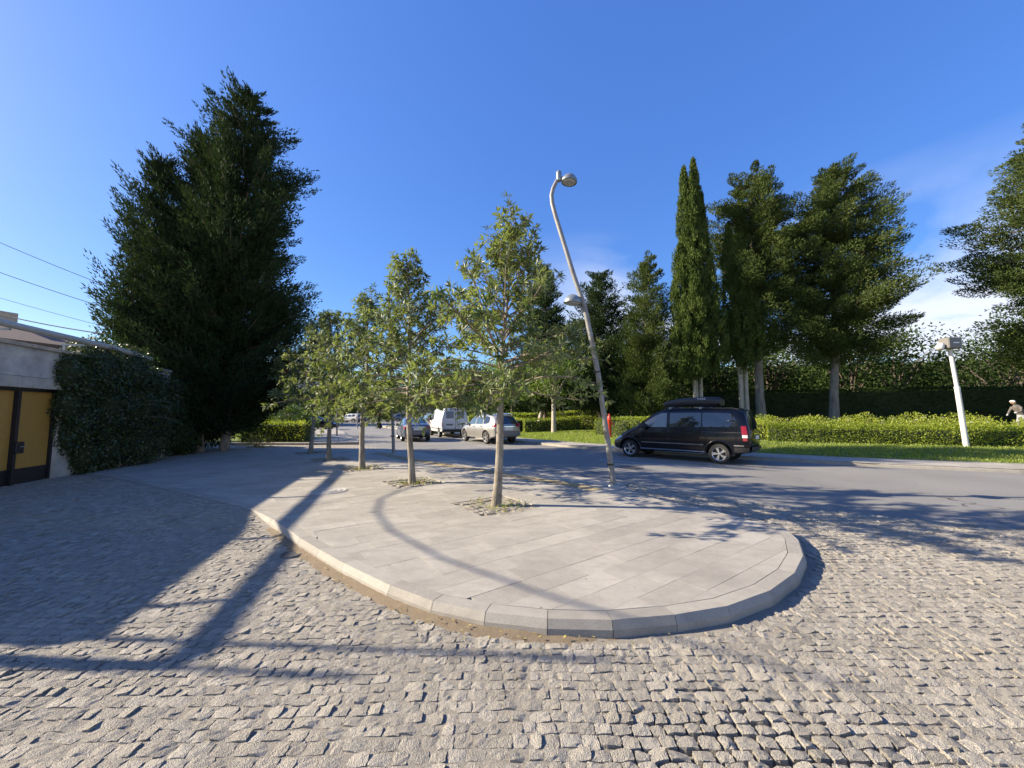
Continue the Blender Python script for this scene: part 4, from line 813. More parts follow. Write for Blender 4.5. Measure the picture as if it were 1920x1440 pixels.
# grass on the near lawn
n = 42000; gp = np.c_[rng.uniform(-2, 27, n*3), rng.uniform(11, 30, n*3)]; dd = dist_line(gp, BACKL); keep = in_poly(gp, PARK) & (dd < 7.5) & (rng.random(len(gp)) < np.clip(1.15-dd/9, .2, 1)); gp = gp[keep][:n]; n = len(gp)
d = unit(np.c_[rng.normal(0, .35, (n, 2)), np.ones(n)]); L = rng.uniform(.05, .12, n)
tag(leaf_obj('grass', lawn, M['grass'], np.c_[gp, park_z(gp)-.01], d, rvec(rng, n), L, rng.uniform(.02, .035, n), False, 3), kind='stuff')
# weeds and leaf litter in the pits and along the kerb
for ti, (bx, by) in enumerate(TREES[:3]):
    n = [260, 220, 160][ti]; r = np.random.default_rng(70+ti); a = r.random(n)*6.283; q = .12+.5*r.random(n)**1.3; c = np.c_[bx+.05+np.cos(a)*q*1.0, by-.05+np.sin(a)*q*.95, np.full(n, KZ+.005)]; inr = np.hypot(c[:, 0]-bx, c[:, 1]-by) < .25; c[inr, 2] = .09
    wd_ = tag(leaf_obj('weeds', None, M['grass'], c[:n//2], unit(np.c_[r.normal(0, .6, (n//2, 2)), np.full(n//2, .8)]), rvec(r, n//2), r.uniform(.04, .13, n//2), r.uniform(.006, .012, n//2), False, ti), ['green weeds in the pit of the nearest street tree', 'green weeds in the pit of the second street tree', 'green weeds in the shaded middle tree pit'][ti], 'weeds', kind='stuff')
    tag(leaf_obj('leaf_litter', None, M['leaf_dry'], c[n//2:]+np.array([0, 0, .012]), unit(np.c_[r.normal(0, 1, (n-n//2, 2)), r.normal(0, .15, n-n//2)]), np.tile([0, 0, 1.], (n-n//2, 1)), r.uniform(.05, .11, n-n//2), r.uniform(.02, .035, n-n//2), False, ti), ['dry fallen leaves round the nearest street tree', 'dry fallen leaves round the second street tree', 'dry fallen leaves round the middle street tree'][ti], 'leaf litter', kind='stuff')
n = 60; r = np.random.default_rng(80); i_ = r.integers(20, 90, n); dl2 = resample(KERB[5:], .07); c = np.array([(dl2[i % len(dl2)][0]+r.normal(0, .05), dl2[i % len(dl2)][1]-abs(r.normal(0, .09))-.03, .03) for i in i_])
tag(leaf_obj('fallen_leaves', None, M['leaf_dry'], c, unit(np.c_[r.normal(0, 1, (n, 2)), r.normal(0, .2, n)]), np.tile([0, 0, 1.], (n, 1)), r.uniform(.02, .05, n), r.uniform(.012, .022, n), False, 4), 'scattered yellow fallen leaves along the kerb foot', 'fallen leaves', kind='stuff')

# ================================================================== WALL, GATE, HOUSES
A0 = Vector((-9.5, 3.2)); Bv = Vector((-11.4, 9.8)); wv_ = (Bv-A0).normalized(); A0 = A0+wv_*.28; nv_ = Vector((wv_.y, -wv_.x)); WANG = math.atan2(wv_.y, wv_.x)
def wall_root(name, label, cat): return empty(name, (A0.x, A0.y, 0), WANG, label, cat)     # local x along the wall, local -y towards the yard
gw = wall_root('garden_wall', 'old plastered wall with stone lintel band and coping over the amber gate', 'wall')
def part(name, mat_, parent, *boxes, bev=.0):
    mb = MB()
    for c, d in boxes: mb.box(c, d, 0, bev)
    return mb.obj(name, mat_, parent)
part('pier', M['plaster'], gw, ((1.26, .15, 1.28), (2.54, .3, 2.56)))
part('pier', M['plaster'], gw, ((8.81, .15, 1.28), (4.66, .3, 2.56)))
part('parapet', M['plaster'], gw, ((5.58, .15, 2.88), (11.16, .29, .66)))
for i in range(16): part('lintel_block', M['limestone'], gw, ((2.53+.57*i*.5+.14+(.0), .135, 2.415), (.278, .31, .25)), bev=.008) if 2.53+.285*i < 6.5 else None
for i in range(12): part('coping_stone', M['coping'], gw, ((.0+.93*i+.46, .15, 3.255), (.922, .42, .09)), bev=.012)
ga = wall_root('gate', 'amber sheet metal gate in a black frame with lock box', 'gate')
part('frame', M['gate_black'], ga, ((4.5, .12, 2.25), (3.98, .07, .075)), ((4.5, .125, .06), (3.98, .06, .06)), ((2.545, .12, 1.15), (.07, .07, 2.12)), ((6.455, .12, 1.15), (.07, .07, 2.12)))
for s in (3.5, 4.48, 5.47): part('bar', M['gate_black'], ga, ((s, .10, 1.15), (.075, .09, 2.12)))
for s in (3.02, 3.99, 4.975, 5.945):
    part('panel', M['amber'], ga, ((s, .15, 1.335), (.97, .02, 1.78)))
    part('kick_plate', M['gate_black'], ga, ((s, .135, .265), (.96, .03, .37)))
lb_ = part('lock_box', M['gate_black'], ga, ((5.56, .06, .93), (.20, .06, .26)), bev=.01); part('handle', M['steel_pole'], lb_, ((5.60, .02, .95), (.10, .02, .02)))
pp = wall_root('gas_pipe', 'pale overhead pipe running above the gate wall and bending down at its end', 'pipe')
mb = MB(); mb.tube([(-.38, -.3, 0), (-.38, -.3, 3.3), (-.34, -.3, 3.48), (-.2, -.3, 3.56), (.05, -.3, 3.57), (7.6, -.3, 3.57), (9.5, -.22, 3.5)], .075, 12); mb.obj('pipe', M['pipe'], pp, 50)
for s in (.6, 2.5, 4.6, 6.6): part('bracket', M['steel_pole'], pp, ((s, -.06, 3.47), (.05, .5, .04)), ((s, .10, 3.38), (.05, .05, .16)))
# thin posts behind the near end of the wall, outside the view: their shadows cross the cobbles
for i, (x, y, h) in enumerate(((-10.35, 3.55, 5.7), (-10.5, 3.27, 4.9))):
    mb = MB(); mb.tube([(0, 0, 0), (.02, 0, h*.5), (.0, .03, h)], [.045, .038, .03], 10); mb.tube([(-.3, 0, h-.15), (.3, 0, h-.15)], .014, 6)
    o = mb.obj('aerial_post', M['steel_pole'], None, 50); o.location = (x, y, -.05); tag(o, ['taller thin aerial post by the near end of the gate wall', 'shorter thin aerial post by the near end of the gate wall'][i], 'post', 'aerial posts by the wall end')
def cable(pts, r, label, group='overhead cables'):
    mb = MB(); mb.tube(pts, r, 6, False); return tag(mb.obj('cable', M['cable']), label, 'cable', group)
def sagged(a, b, sag, n=14): a, b = Vector(a), Vector(b); return [a.lerp(b, i/n)-Vector((0, 0, sag*4*(i/n)*(1-i/n))) for i in range(n+1)]
for i, (a, b, r, sag) in enumerate([((-17.88, 13, 7.8), (-14.12, 13, 6.16), .010, .15), ((-17.77, 13, 6.73), (-14.24, 13, 5.43), .011, .15), ((-17.68, 13, 5.78), (-14.28, 13, 4.77), .008, .1), ((-17.63, 13, 5.37), (-14.25, 13, 4.50), .020, .28), ((-17.59, 13, 4.98), (-14.41, 13, 4.16), .008, .1)]):
    a, b = Vector(a), Vector(b); cable(sagged(a+(a-b)*1.6, b+(b-a)*.10, sag), r, ['topmost thin cable crossing the sky towards the dark conifers', 'second cable from the top crossing the sky towards the conifers', 'thin cable just above the thick one towards the conifers', 'thick sagging black cable towards the conifers', 'lowest thin cable running above the wall pipe'][i])
# sagging service line above the wall, outside the view; it draws the soft curved shadow on the slabs
cable([(-13.2, 9.6, 5.9), (-12.55, 8.8, 5.35), (-12.0, 8.0, 5.0), (-11.45, 7.0, 4.85), (-10.9, 6.0, 4.85), (-10.3, 5.0, 5.0), (-9.7, 4.1, 5.3), (-9.2, 3.3, 5.8)], .021, 'thick slack service cable looping above the gate wall')
# ivy over the wall
def ivy_mass(name, segs, label, seed, n, leaf, cat='ivy', mat_='leaf_ivy', group=None):
    r = np.random.default_rng(seed); t = empty(name, (0, 0, 0), 0, label, cat, group); C, U = [], []; mb = MB()
    for (c, rad) in segs:
        c = np.array(c); rad = np.array(rad); k = int(n*rad[0]*rad[2]+n*rad[1]*rad[2]); u = rvec(r, k); q = r.random((k, 1))**.16
        lump = .86+.26*vnoise(u[:, :2]*3.2+c[:2]+u[:, 2:]*2, 1.3, seed)[:, None]; p = c+u*rad*q*lump; m_ = p[:, 2] > .1; C.append(p[m_]); U.append(u[m_])
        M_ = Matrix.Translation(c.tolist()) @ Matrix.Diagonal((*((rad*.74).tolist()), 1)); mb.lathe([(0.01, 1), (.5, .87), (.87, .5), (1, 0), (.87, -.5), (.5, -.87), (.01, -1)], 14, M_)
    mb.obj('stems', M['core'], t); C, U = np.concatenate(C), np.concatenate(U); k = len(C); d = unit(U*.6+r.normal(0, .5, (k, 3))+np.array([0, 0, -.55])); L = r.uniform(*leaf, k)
    leaf_obj('foliage', t, M[mat_], C, d, unit(U+r.normal(0, .45, (k, 3))), L, L*r.uniform(.6, .9, k), False, seed); return t
ivy_mass('ivy', [((-11.75, 10.7, 2.9), (.75, .75, 1.0)), ((-11.7, 10.95, 1.8), (.62, .65, 1.15)), ((-11.7, 11.0, .9), (.60, .62, .95)), ((-12.0, 11.8, 2.95), (.8, .85, .95)), ((-11.95, 12.0, 1.9), (.75, .95, 1.2)), ((-11.95, 12.1, .85), (.8, .95, .95)), ((-12.5, 13.1, 2.35), (.8, .85, .95)), ((-12.4, 13.2, 1.5), (.8, .95, 1.5)), ((-11.55, 10.2, 2.55), (.5, .5, .75)), ((-11.45, 10.15, 1.5), (.42, .42, .8)), ((-11.36, 9.78, 2.75), (.36, .42, .6)), ((-11.36, 9.85, 1.9), (.32, .36, .6)), ((-11.42, 9.95, 1.2), (.3, .34, .6)), ((-11.5, 10.4, .6), (.42, .40, .6))],
         'dense dark ivy swallowing the wall beside the gate', 801, 2500, (.045, .09))
ivy_mass('undergrowth', [((-13.1, 14.8, 2.3), (.9, 1.1, 1.5)), ((-13.0, 14.9, .9), (.85, 1.0, 1.0)), ((-14.0, 16.0, 1.8), (1.2, 1.2, 1.8)), ((-15.5, 17.5, 2.0), (1.6, 1.4, 2.0)), ((-14.3, 18.3, 1.6), (1.3, 1.0, 1.6))], 'dark leafy undergrowth below the big conifers', 802, 900, (.07, .14), 'shrub', 'leaf_dark')
# feathery fronds leaning out of the ivy
fr = empty('frond_shrub', (-11.5, 11.2, .1), 0, 'young shrub with long feathery fronds leaning out of the ivy', 'shrub'); r = np.random.default_rng(810); C, D, Nn = [], [], []; mb = MB()
for k in range(11):
    a = r.uniform(-1.5, .5); z0 = r.uniform(.9, 2.2); p = np.array([0, r.uniform(-.2, .9), z0]); dd = unit(np.array([math.cos(a), math.sin(a), .45])); pts = [p]
    for j in range(10): dd = unit(dd+np.array([0, 0, -.10])); pts.append(pts[-1]+dd*.095)
    mb.tube(pts, list(np.linspace(.009, .003, 11)), 4, False)
    for j in range(2, 11):
        for s in (-1, 1): sd = unit(np.cross(dd, [0, 0, 1.]))*s; C.append(pts[j]); D.append(unit(sd+dd*.45+np.array([0, 0, -.2]))); Nn.append([0, 0, 1.])
mb.tube([(-.1, .3, 0), (-.05, .35, 1.2), (0, .4, 2.4)], [.03, .02, .01], 6); mb.obj('stem', M['twig'], fr); n = len(C); leaf_obj('fronds', fr, M['leaf_ivy'], np.array(C), np.array(D), np.array(Nn), r.uniform(.15, .22, n), r.uniform(.045, .06, n), False, 1)
ds = empty('dry_shrub', (-11.9, 18.1, .1), 0, 'small dry shrub at the sunny corner under the conifers', 'shrub'); n = 420; u = rvec(r, n); u[:, 2] = abs(u[:, 2]); leaf_obj('twigs', ds, M['leaf_dry'], u*r.random((n, 1))*np.array([.7, .5, .6]), u, rvec(r, n), r.uniform(.12, .3, n), r.uniform(.012, .03, n), False, 2)

def hip_house(name, loc, rz, w, d, h, rh, wall_m, roof_m, label, windows, over=.5):
    t = empty(name, loc, rz, label, 'house'); part('wall', M[wall_m], t, ((0, 0, h/2), (w, d, h)))
    mb = MB(); x, y = w/2+over, d/2+over; k = max(0, x-y); mb.add([(-x, -y, h), (x, -y, h), (x, y, h), (-x, y, h), (-k, 0, h+rh), (k, 0, h+rh), (-x, -y, h-.15), (x, -y, h-.15), (x, y, h-.15), (-x, y, h-.15)], [(0, 1, 5, 4), (1, 2, 5), (2, 3, 4, 5), (3, 0, 4), (6, 7, 1, 0), (7, 8, 2, 1), (8, 9, 3, 2), (9, 6, 0, 3), (9, 8, 7, 6)]); rf = mb.obj('roof', M[roof_m], t)
    mb = MB(); mb.box((w*.2, d*.1, h+rh*.7), (.6, .6, 1.3)); mb.obj('chimney', M[wall_m], rf)
    for (cx, cz, ww, wh, face) in windows:
        wi = empty('window', (0, 0, 0)); wi.parent = t
        c = (cx, -d/2-.02, cz) if face == 0 else (w/2+.02, cx, cz); dm = (ww, .06, wh) if face == 0 else (.06, ww, wh); part('pane', M['blue_glass'], wi, (c, dm))
        c2 = [(c[0]+sx*(ww/2+.05) if face == 0 else c[0], c[1] if face == 0 else c[1]+sx*(ww/2+.05), cz) for sx in (-1, 1)]
        part('frame', M['white_wall'], wi, *[(q, (.1, .1, wh+.2)) for q in c2])
    return t
hip_house('house', (-26.2, 17.6, 0), R(-14), 11.0, 7.5, 4.75, 1.5, 'cream', 'brown_roof', 'low cream house with brown roof and blue window behind the gate wall', [(4.05, 4.0, 1.1, 1.1, 0), (1.6, 4.0, 1.6, 1.2, 0), (-1.4, 4.0, 1.4, 1.2, 0), (-2, 3.8, 1.2, 1.2, 1)])
hip_house('house', (-36.4, 62, 0), R(12), 8.6, 9, 7.7, 3.0, 'white_wall', 'red_roof', 'far house with red hipped roof peeping out past the conifers', [(-2.4, 5.5, 1.2, 1.4, 0), (0, 5.5, 1.2, 1.4, 0), (2.4, 5.5, 1.2, 1.4, 0), (-2, 5.5, 1.2, 1.4, 1), (2, 5.5, 1.2, 1.4, 1)])
py = empty('pylon', (-71.5, 121, 0), .3, 'far lattice pylon above the red roofed house', 'pylon'); mb = MB(); Hh = 23.5
for sx in (-1, 1):
    for sy in (-1, 1): mb.tube([(sx*2.2, sy*2.2, 0), (sx*.7, sy*.7, Hh*.75), (sx*.35, sy*.35, Hh)], .10, 4)
mb.obj('legs', M['steel_pole'], py); mb = MB()
for k in range(8):
    z0, z1 = Hh*k/8, Hh*(k+1)/8; w0, w1 = np.interp([z0, z1], [0, Hh*.75, Hh], [2.2, .7, .35])
    for sy in (-1, 1): mb.tube([(-w0, sy*w0, z0), (w1, sy*w1, z1)], .05, 4); mb.tube([(w0, sy*w0, z0), (-w1, sy*w1, z1)], .05, 4)
mb.obj('lattice', M['steel_pole'], py); mb = MB()
for z in (Hh*.78, Hh*.92): mb.tube([(-2.6, 0, z), (0, 0, z+.5), (2.6, 0, z)], .08, 4)
mb.obj('cross_arm', M['steel_pole'], py)
yb = empty('building', (-19.5, 96, 0), .1, 'low yellowish building glimpsed through the trees at the end of the road', 'building'); part('wall', M['cream'], yb, ((0, 0, 3.2), (16, 8, 6.4))); part('roof', M['brown_roof'], yb, ((0, 0, 6.55), (16.8, 8.8, .3)))
for k in range(5): part('window', M['blue_glass'], yb, ((-6+3*k, -4.02, 3.6), (1.3, .08, 1.7)))

# ================================================================== STREET FURNITURE
def dome(mb, c, r, tilt):
    Mt = Matrix.Translation(c) @ Matrix.Rotation(tilt, 4, 'Y'); mb.lathe([(.001, r*.86), (r*.35, r*.82), (r*.68, r*.62), (r*.9, r*.34), (r, .03), (r*1.03, 0), (r*1.03, -.035), (r*.93, -.04)], 24, Mt, False)
def lens(mb, c, r, tilt):
    Mt = Matrix.Translation(c) @ Matrix.Rotation(tilt, 4, 'Y'); mb.lathe([(r*.93, -.03), (r*.72, -.045), (r*.68, -.06), (.001, -.075)], 24, Mt, False)
def bent_lamp(base, z, pts, label, rz=0, heads=True, group='bent street lamps', rad=(.062, .042)):
    t = empty('street_lamp', (*base, z), rz, label, 'street lamp', group); n = len(pts); mb = MB(); mb.tube(pts, list(np.linspace(rad[0], rad[1], n)), 14); mb.obj('pole', M['lamp_pole'], t, 50)
    mb = MB(); mb.lathe([(.0, .03), (.13, .03), (.14, 0)], 16); mb.obj('base_plate', M['steel_pole'], t)
    p = Vector(pts[-1]); mb = MB(); mb.lathe([(.0, .16), (.05, .15), (.062, .13), (.062, -.06), (.05, -.09)], 14, Matrix.Translation(p)); mb.obj('end_cap', M['lamp_shell'], t, 40)
    h = empty('lamp_head'); h.parent = t; c = p+Vector((.24, 0, -.08)); mb = MB(); dome(mb, c, .18, .10); mb.tube([p, c+Vector((0, 0, .06))], .03, 8); mb.obj('shell', M['lamp_shell'], h, 40); mb = MB(); lens(mb, c, .18, .10); mb.obj('lens', M['lamp_glass'], h, 40)
    if heads:
        q = Vector(pts[4]); h = empty('lamp_head'); h.parent = t; c = q+Vector((-.27, 0, .10)); mb = MB(); dome(mb, c, .195, .10); mb.tube([q+Vector((.02, 0, -.1)), c+Vector((0, 0, -.02))], .028, 8); mb.obj('shell', M['lamp_shell'], h, 40); mb = MB(); lens(mb, c, .195, .10); mb.obj('lens', M['lamp_glass'], h, 40)
        for i, k in ((1, .064), (3, .058)):
            mb = MB(); d = (Vector(pts[i+1])-Vector(pts[i])).normalized(); mb.tube([Vector(pts[i]), Vector(pts[i])+d*.035], k+.004, 14); mb.box(Vector(pts[i])+Vector((-.08, -.03, .02)), (.03, .03, .05)); mb.obj('clamp', M['black'], t)
    return t
bent_lamp((2.23, 8.59), KZ, [(0, 0, 0), (-.045, 0, .45), (-.17, 0, 1.45), (-.30, 0, 2.50), (-.58, 0, 4.02), (-.82, 0, 4.75), (-1.02, 0, 5.45), (-1.22, 0, 6.15), (-1.295, 0, 6.45), (-1.31, 0, 6.65), (-1.27, 0, 6.82), (-1.20, 0, 6.97), (-1.135, 0, 7.08)], 'leaning bent lamp post with two dome heads at the road edge')
def far_lamp(base, z, H, lean, label):
    pts = [(0, 0, 0), (lean*.1, 0, H*.1), (lean*.3, 0, H*.3), (lean*.5, 0, H*.5), (lean*.62, 0, H*.62), (lean*.85, 0, H*.85), (lean*.95, 0, H*.93), (lean*.93, 0, H*.97), (lean*.85, 0, H)]
    return bent_lamp(base, z, pts, label, 0, True)
far_lamp((-4.69, 15.4), KZ, 6.7, -.35, 'grey lamp post rising through the leaves behind the second street tree')
far_lamp((-12.44, 27.5), KZ, 6.7, -.1, 'grey lamp post on the far pavement, nearest of those beyond the driveway')
far_lamp((-17.8, 44.5), .0, 6.7, .1, 'grey lamp post farther along the far pavement near the car park')
far_lamp((-21.0, 58.0), .0, 6.7, 0, 'most distant grey lamp post near the crossing woman')
t = empty('floodlight_post', (18.65, 15.93, .32), 0, 'white stepped post with dark floodlight box standing at the long hedge', 'floodlight post')
mb = MB(); mb.tube([(0, 0, 0), (-.17, 0, 2.45)], [.094, .088], 16); mb.obj('lower_tube', M['white_post'], t, 50); mb = MB(); mb.tube([(-.17, 0, 2.44), (-.33, 0, 4.05)], [.07, .066], 16); mb.obj('upper_tube', M['white_post'], t, 50); mb = MB(); mb.tube([(-.166, 0, 2.40), (-.173, 0, 2.50)], [.097, .092], 16); mb.obj('collar', M['white_post'], t, 50)
fb = part('flood_box', M['trim_grey'], t, ((-.36, -.05, 4.30), (.56, .42, .46)), bev=.03); part('badge', M['white_text'], fb, ((-.34, -.265, 4.30), (.24, .008, .045)))
mb = MB(); mb.lathe([(.0, .12), (.10, .11), (.13, .0), (.13, -.14), (.06, -.18)], 14, Matrix.Translation((-.78, -.05, 4.18)) @ Matrix.Rotation(.4, 4, 'Y')); mb.box((-.68, -.05, 4.28), (.14, .08, .06)); mb.obj('side_lamp', M['white_post'], t, 40)
mb = MB(); mb.box((.02, -.05, 4.28), (.22, .06, .03)); mb.box((.12, -.05, 4.31), (.16, .14, .05), 0, .015); mb.obj('side_lamp', M['white_post'], t)
hy = empty('hydrant', (5.95, 23.6, .30), 0, 'red pillar hydrant on the lawn behind the lamp post', 'hydrant')
mb = MB(); mb.lathe([(.16, 0), (.17, .05), (.12, .08), (.125, .95), (.15, .98), (.15, 1.03), (.12, 1.06)], 18); mb.obj('barrel', M['red'], hy, 40); mb = MB(); mb.lathe([(.12, 1.06), (.115, 1.18), (.08, 1.28), (.035, 1.32), (.03, 1.40), (.0, 1.41)], 18); mb.obj('cap', M['red'], hy, 40)
for s in (-1, 1): mb = MB(); mb.lathe([(.055, 0), (.055, .10), (.07, .10), (.07, .15), (.0, .155)], 12, Matrix.Translation((s*.11, 0, .78)) @ Matrix.Rotation(s*math.pi/2, 4, 'Y')); mb.obj('outlet', M['red'], hy, 40)

# ================================================================== VEHICLES
class Car:
    def __init__(s, name, label, loc, heading, S, cat='car', group=None):
        s.S = S; s.t = empty(name, (*loc, 0), R(heading), label, cat, group); s.body()
    def k(s, key, x):
        tb = s.S[key]
        if not isinstance(tb, list): return np.full_like(np.asarray(x, float), tb)
        a = np.array(tb); x = np.asarray(x, float); w = .06       # soften the table's corners
        return sum(np.interp(x+o*w, a[:, 0], a[:, 1]) for o in (-1, -.5, 0, .5, 1))/5
    def sec(s, x):
        """half sections: (n,10,2) of (y,z)"""
        x = np.atleast_1d(np.asarray(x, float)); bot, wm, zm, zb, wb, wr, zc = [s.k(q, x) for q in ('bot', 'wm', 'zm', 'zbelt', 'wbelt', 'wr', 'zc')]; zr = np.maximum(zc-s.k('crown', x), zb+.02)
        S = s.S; e = np.minimum((x-S['xr'])/S['rc_r'], 1); e2 = np.minimum((S['xf']-x)/S['rc_f'], 1)
        cf = (1-S['cr_r']*(1-np.sqrt(np.clip(1-(1-e)**2, 0, 1))))*(1-S['cr_f']*(1-np.sqrt(np.clip(1-(1-e2)**2, 0, 1))))
        L = lambda a, b, t: a+(b-a)*t
        ys = [wm-.16, wm-.04, wm, L(wm, wb, .45), wb, L(wb, wr, .45)+.012, L(wb, wr, .88)+.006, wr-.055, wr*.55, wr*0]
        zs = [bot, bot+.05, zm, L(zm, zb, .55), zb, L(zb, zr, .45), L(zb, zr, .9), zr+.012, zr+(zc-zr)*.72, zc]
        return np.stack([np.stack(ys, 1)*cf[:, None], np.stack(zs, 1)], 2)
    def shift(s, x, z):
        S = s.S; wr_ = np.clip(1-(x-S['xr'])/S.get('lr', .6), 0, 1); wf = np.clip(1-(S['xf']-x)/S.get('lf', .5), 0, 1)
        a = np.array(S['rprof']); b = np.array(S['fprof']); return x+wr_*np.interp(z, a[:, 0], a[:, 1])+wf*np.interp(z, b[:, 0], b[:, 1])
    def side_y(s, x, z):
        x = np.asarray(x, float); se = s.sec(x); return np.array([np.interp(zz, q[1:8, 1], q[1:8, 0]) for zz, q in zip(z, se)])
    def rear_x(s, y, z): w = s.sec([s.S['xr']])[0]; hw = np.interp(z, w[1:8, 1], w[1:8, 0]); return s.shift(np.full_like(z, s.S['xr']), z)-s.S['bul_r']*(1-np.clip(np.abs(y)/hw, 0, 1)**2)
    def front_x(s, y, z): w = s.sec([s.S['xf']])[0]; hw = np.interp(z, w[1:8, 1], w[1:8, 0]); return s.shift(np.full_like(z, s.S['xf']), z)+s.S['bul_f']*(1-np.clip(np.abs(y)/hw, 0, 1)**2)
    def body(s):
        S = s.S; m = 70; u = np.linspace(0, 1, m); x = S['xr']+(S['xf']-S['xr'])*(u-.10*np.sin(2*math.pi*u)/(2*math.pi)*1.0*4*.25*2); x = np.sort(np.r_[x, S['xr']+.03, S['xr']+.08, S['xf']-.03, S['xf']-.08]); m = len(x)
        q = s.sec(x); N_ = 19; V = np.zeros((m, N_, 3)); V[:, :10, 1] = q[:, :, 0]; V[:, :10, 2] = q[:, :, 1]; V[:, 10:, 1] = -q[:, 8::-1, 0]; V[:, 10:, 2] = q[:, 8::-1, 1]
        V[:, :, 0] = s.shift(np.repeat(x[:, None], N_, 1), V[:, :, 2]); vs = V.reshape(-1, 3).tolist(); fs = [(i*N_+j, i*N_+(j+1) % N_, (i+1)*N_+(j+1) % N_, (i+1)*N_+j) for i in range(m-1) for j in range(N_)]
        for ring, fn, flip in ((0, s.rear_x, False), (m-1, s.front_x, True)):
            nc = 6; rows = []
            for i in range(9):
                a, b = ring*N_+i, ring*N_+18-i; row = [a]; ya, z = vs[a][1], vs[a][2]
                for c in range(1, nc): y = ya*(1-2*c/nc); row.append(len(vs)); vs.append([float(fn(np.array([y]), np.array([z]))[0]), y, z])
                row.append(b); rows.append(row)
            ff = [(rows[i][c], rows[i][c+1], rows[i+1][c+1], rows[i+1][c]) for i in range(8) for c in range(nc)]; top = ring*N_+9; ff += [(rows[8][c], rows[8][c+1], top) for c in range(nc)]; ff += [] ; fs += [f[::-1] for f in ff] if flip else ff
            und = rows[0]; 
        # close the underside edge rows of the caps
        me = bpy.data.meshes.new('body'); me.from_pydata(vs, [], fs); bm = bmesh.new(); bm.from_mesh(me)
        bmesh.ops.holes_fill(bm, edges=[e for e in bm.edges if e.is_boundary], sides=0); bmesh.ops.recalc_face_normals(bm, faces=bm.faces); bm.to_mesh(me); bm.free()
        o = link('body', me, s.t, [S['paint'], M['black']])
        cut = MB(); cut.mi = 1
        for ax in S['axles']:
            for sd in (-1, 1):
                w = float(s.k('wm', ax)); cut.lathe([(S['arch'], 0), (S['arch'], .36)], 26, Matrix.Translation((ax, sd*(w-.30) if sd > 0 else -(w-.30)-.0, S['wr_']+.015)) @ Matrix.Rotation(-sd*math.pi/2, 4, 'X'))
        c = cut.obj('cutter', [S['paint'], M['black']]); bm = bmesh.new(); bm.from_mesh(c.data); bmesh.ops.recalc_face_normals(bm, faces=bm.faces); bm.to_mesh(c.data); bm.free()
        md = o.modifiers.new('b', 'BOOLEAN'); md.operation = 'DIFFERENCE'; md.solver = 'EXACT'; md.object = c; pm = s.t.matrix_world.copy(); sl_, sr_ = s.t.location.copy(), s.t.rotation_euler.copy(); s.t.location = (0, 0, 0); s.t.rotation_euler = (0, 0, 0)
        bpy.context.view_layer.update(); dg = bpy.context.evaluated_depsgraph_get(); nm = bpy.data.meshes.new_from_object(o.evaluated_get(dg)); o.modifiers.clear(); o.data = nm; nm.name = 'body'; s.t.location = sl_; s.t.rotation_euler = sr_
        bpy.data.objects.remove(c); nm.polygons.foreach_set('use_smooth', [True]*len(nm.polygons)); nm.set_sharp_from_angle(angle=R(38)); s.o = o
        for ax in S['axles']:
            for sd in (-1, 1): s.wheel(ax, sd*(float(s.k('wm', ax))-.015), sd)
    def wheel(s, x, y, sd):
        S = s.S; r = S['wr_']; w = .22; rr = r*S.get('rim', .66); Mt = Matrix.Translation((x, y-sd*w/2, r)) @ Matrix.Rotation(-sd*math.pi/2, 4, 'X')      # local z points outwards
        mb = MB(); mb.lathe([(.02, -.05), (rr*.8, -.05), (rr*.8, .035), (.02, .035)], 20, Mt); wh = mb.obj('wheel', M['black'], s.t)
        mb = MB(); mb.lathe([(rr, -w*.5), (r*.93, -w*.5), (r*.985, -w*.40), (r, -w*.25), (r, w*.25), (r*.985, w*.40), (r*.93, w*.5), (rr*1.02, w*.5), (rr, w*.44), (rr, -w*.5)], 36, Mt, False); mb.obj('tyre', M['rubber'], wh, 40)
        mb = MB(); mb.lathe([(rr*.90, w*.18), (rr*.90, w*.40), (rr*.99, w*.49), (rr*1.005, w*.45), (rr*.93, w*.16)], 36, Mt, False); mb.lathe([(rr*.24, w*.24), (rr*.22, w*.40), (rr*.10, w*.42), (.0, w*.42)], 18, Mt)
        ns = S.get('spokes', 5); dbl = S.get('dbl', True)
        for k in range(ns):
            for of in ((-.13, .13) if dbl else (0,)):
                a = 2*math.pi*k/ns+of; a2 = 2*math.pi*k/ns+of*.55*(1.0); p0 = Vector((math.cos(a2)*rr*.18, math.sin(a2)*rr*.18, w*.36)); p1 = Vector((math.cos(a)*rr*.93, math.sin(a)*rr*.93, w*.38)); d = (p1-p0).normalized(); n_ = Vector((-d.y, d.x, 0)); h0, h1 = (rr*.075, rr*.085) if dbl else (rr*.13, rr*.16)
                v = [p0+n_*h0, p0-n_*h0, p1-n_*h1, p1+n_*h1]; v += [q-Vector((0, 0, .03)) for q in v]; mb.add([Mt @ q for q in v], [(0, 1, 2, 3), (4, 7, 6, 5), (0, 3, 7, 4), (1, 5, 6, 2), (0, 4, 5, 1), (3, 2, 6, 7)])
        mb.obj('rim', S.get('rim_mat', M['alloy']), wh, 35)
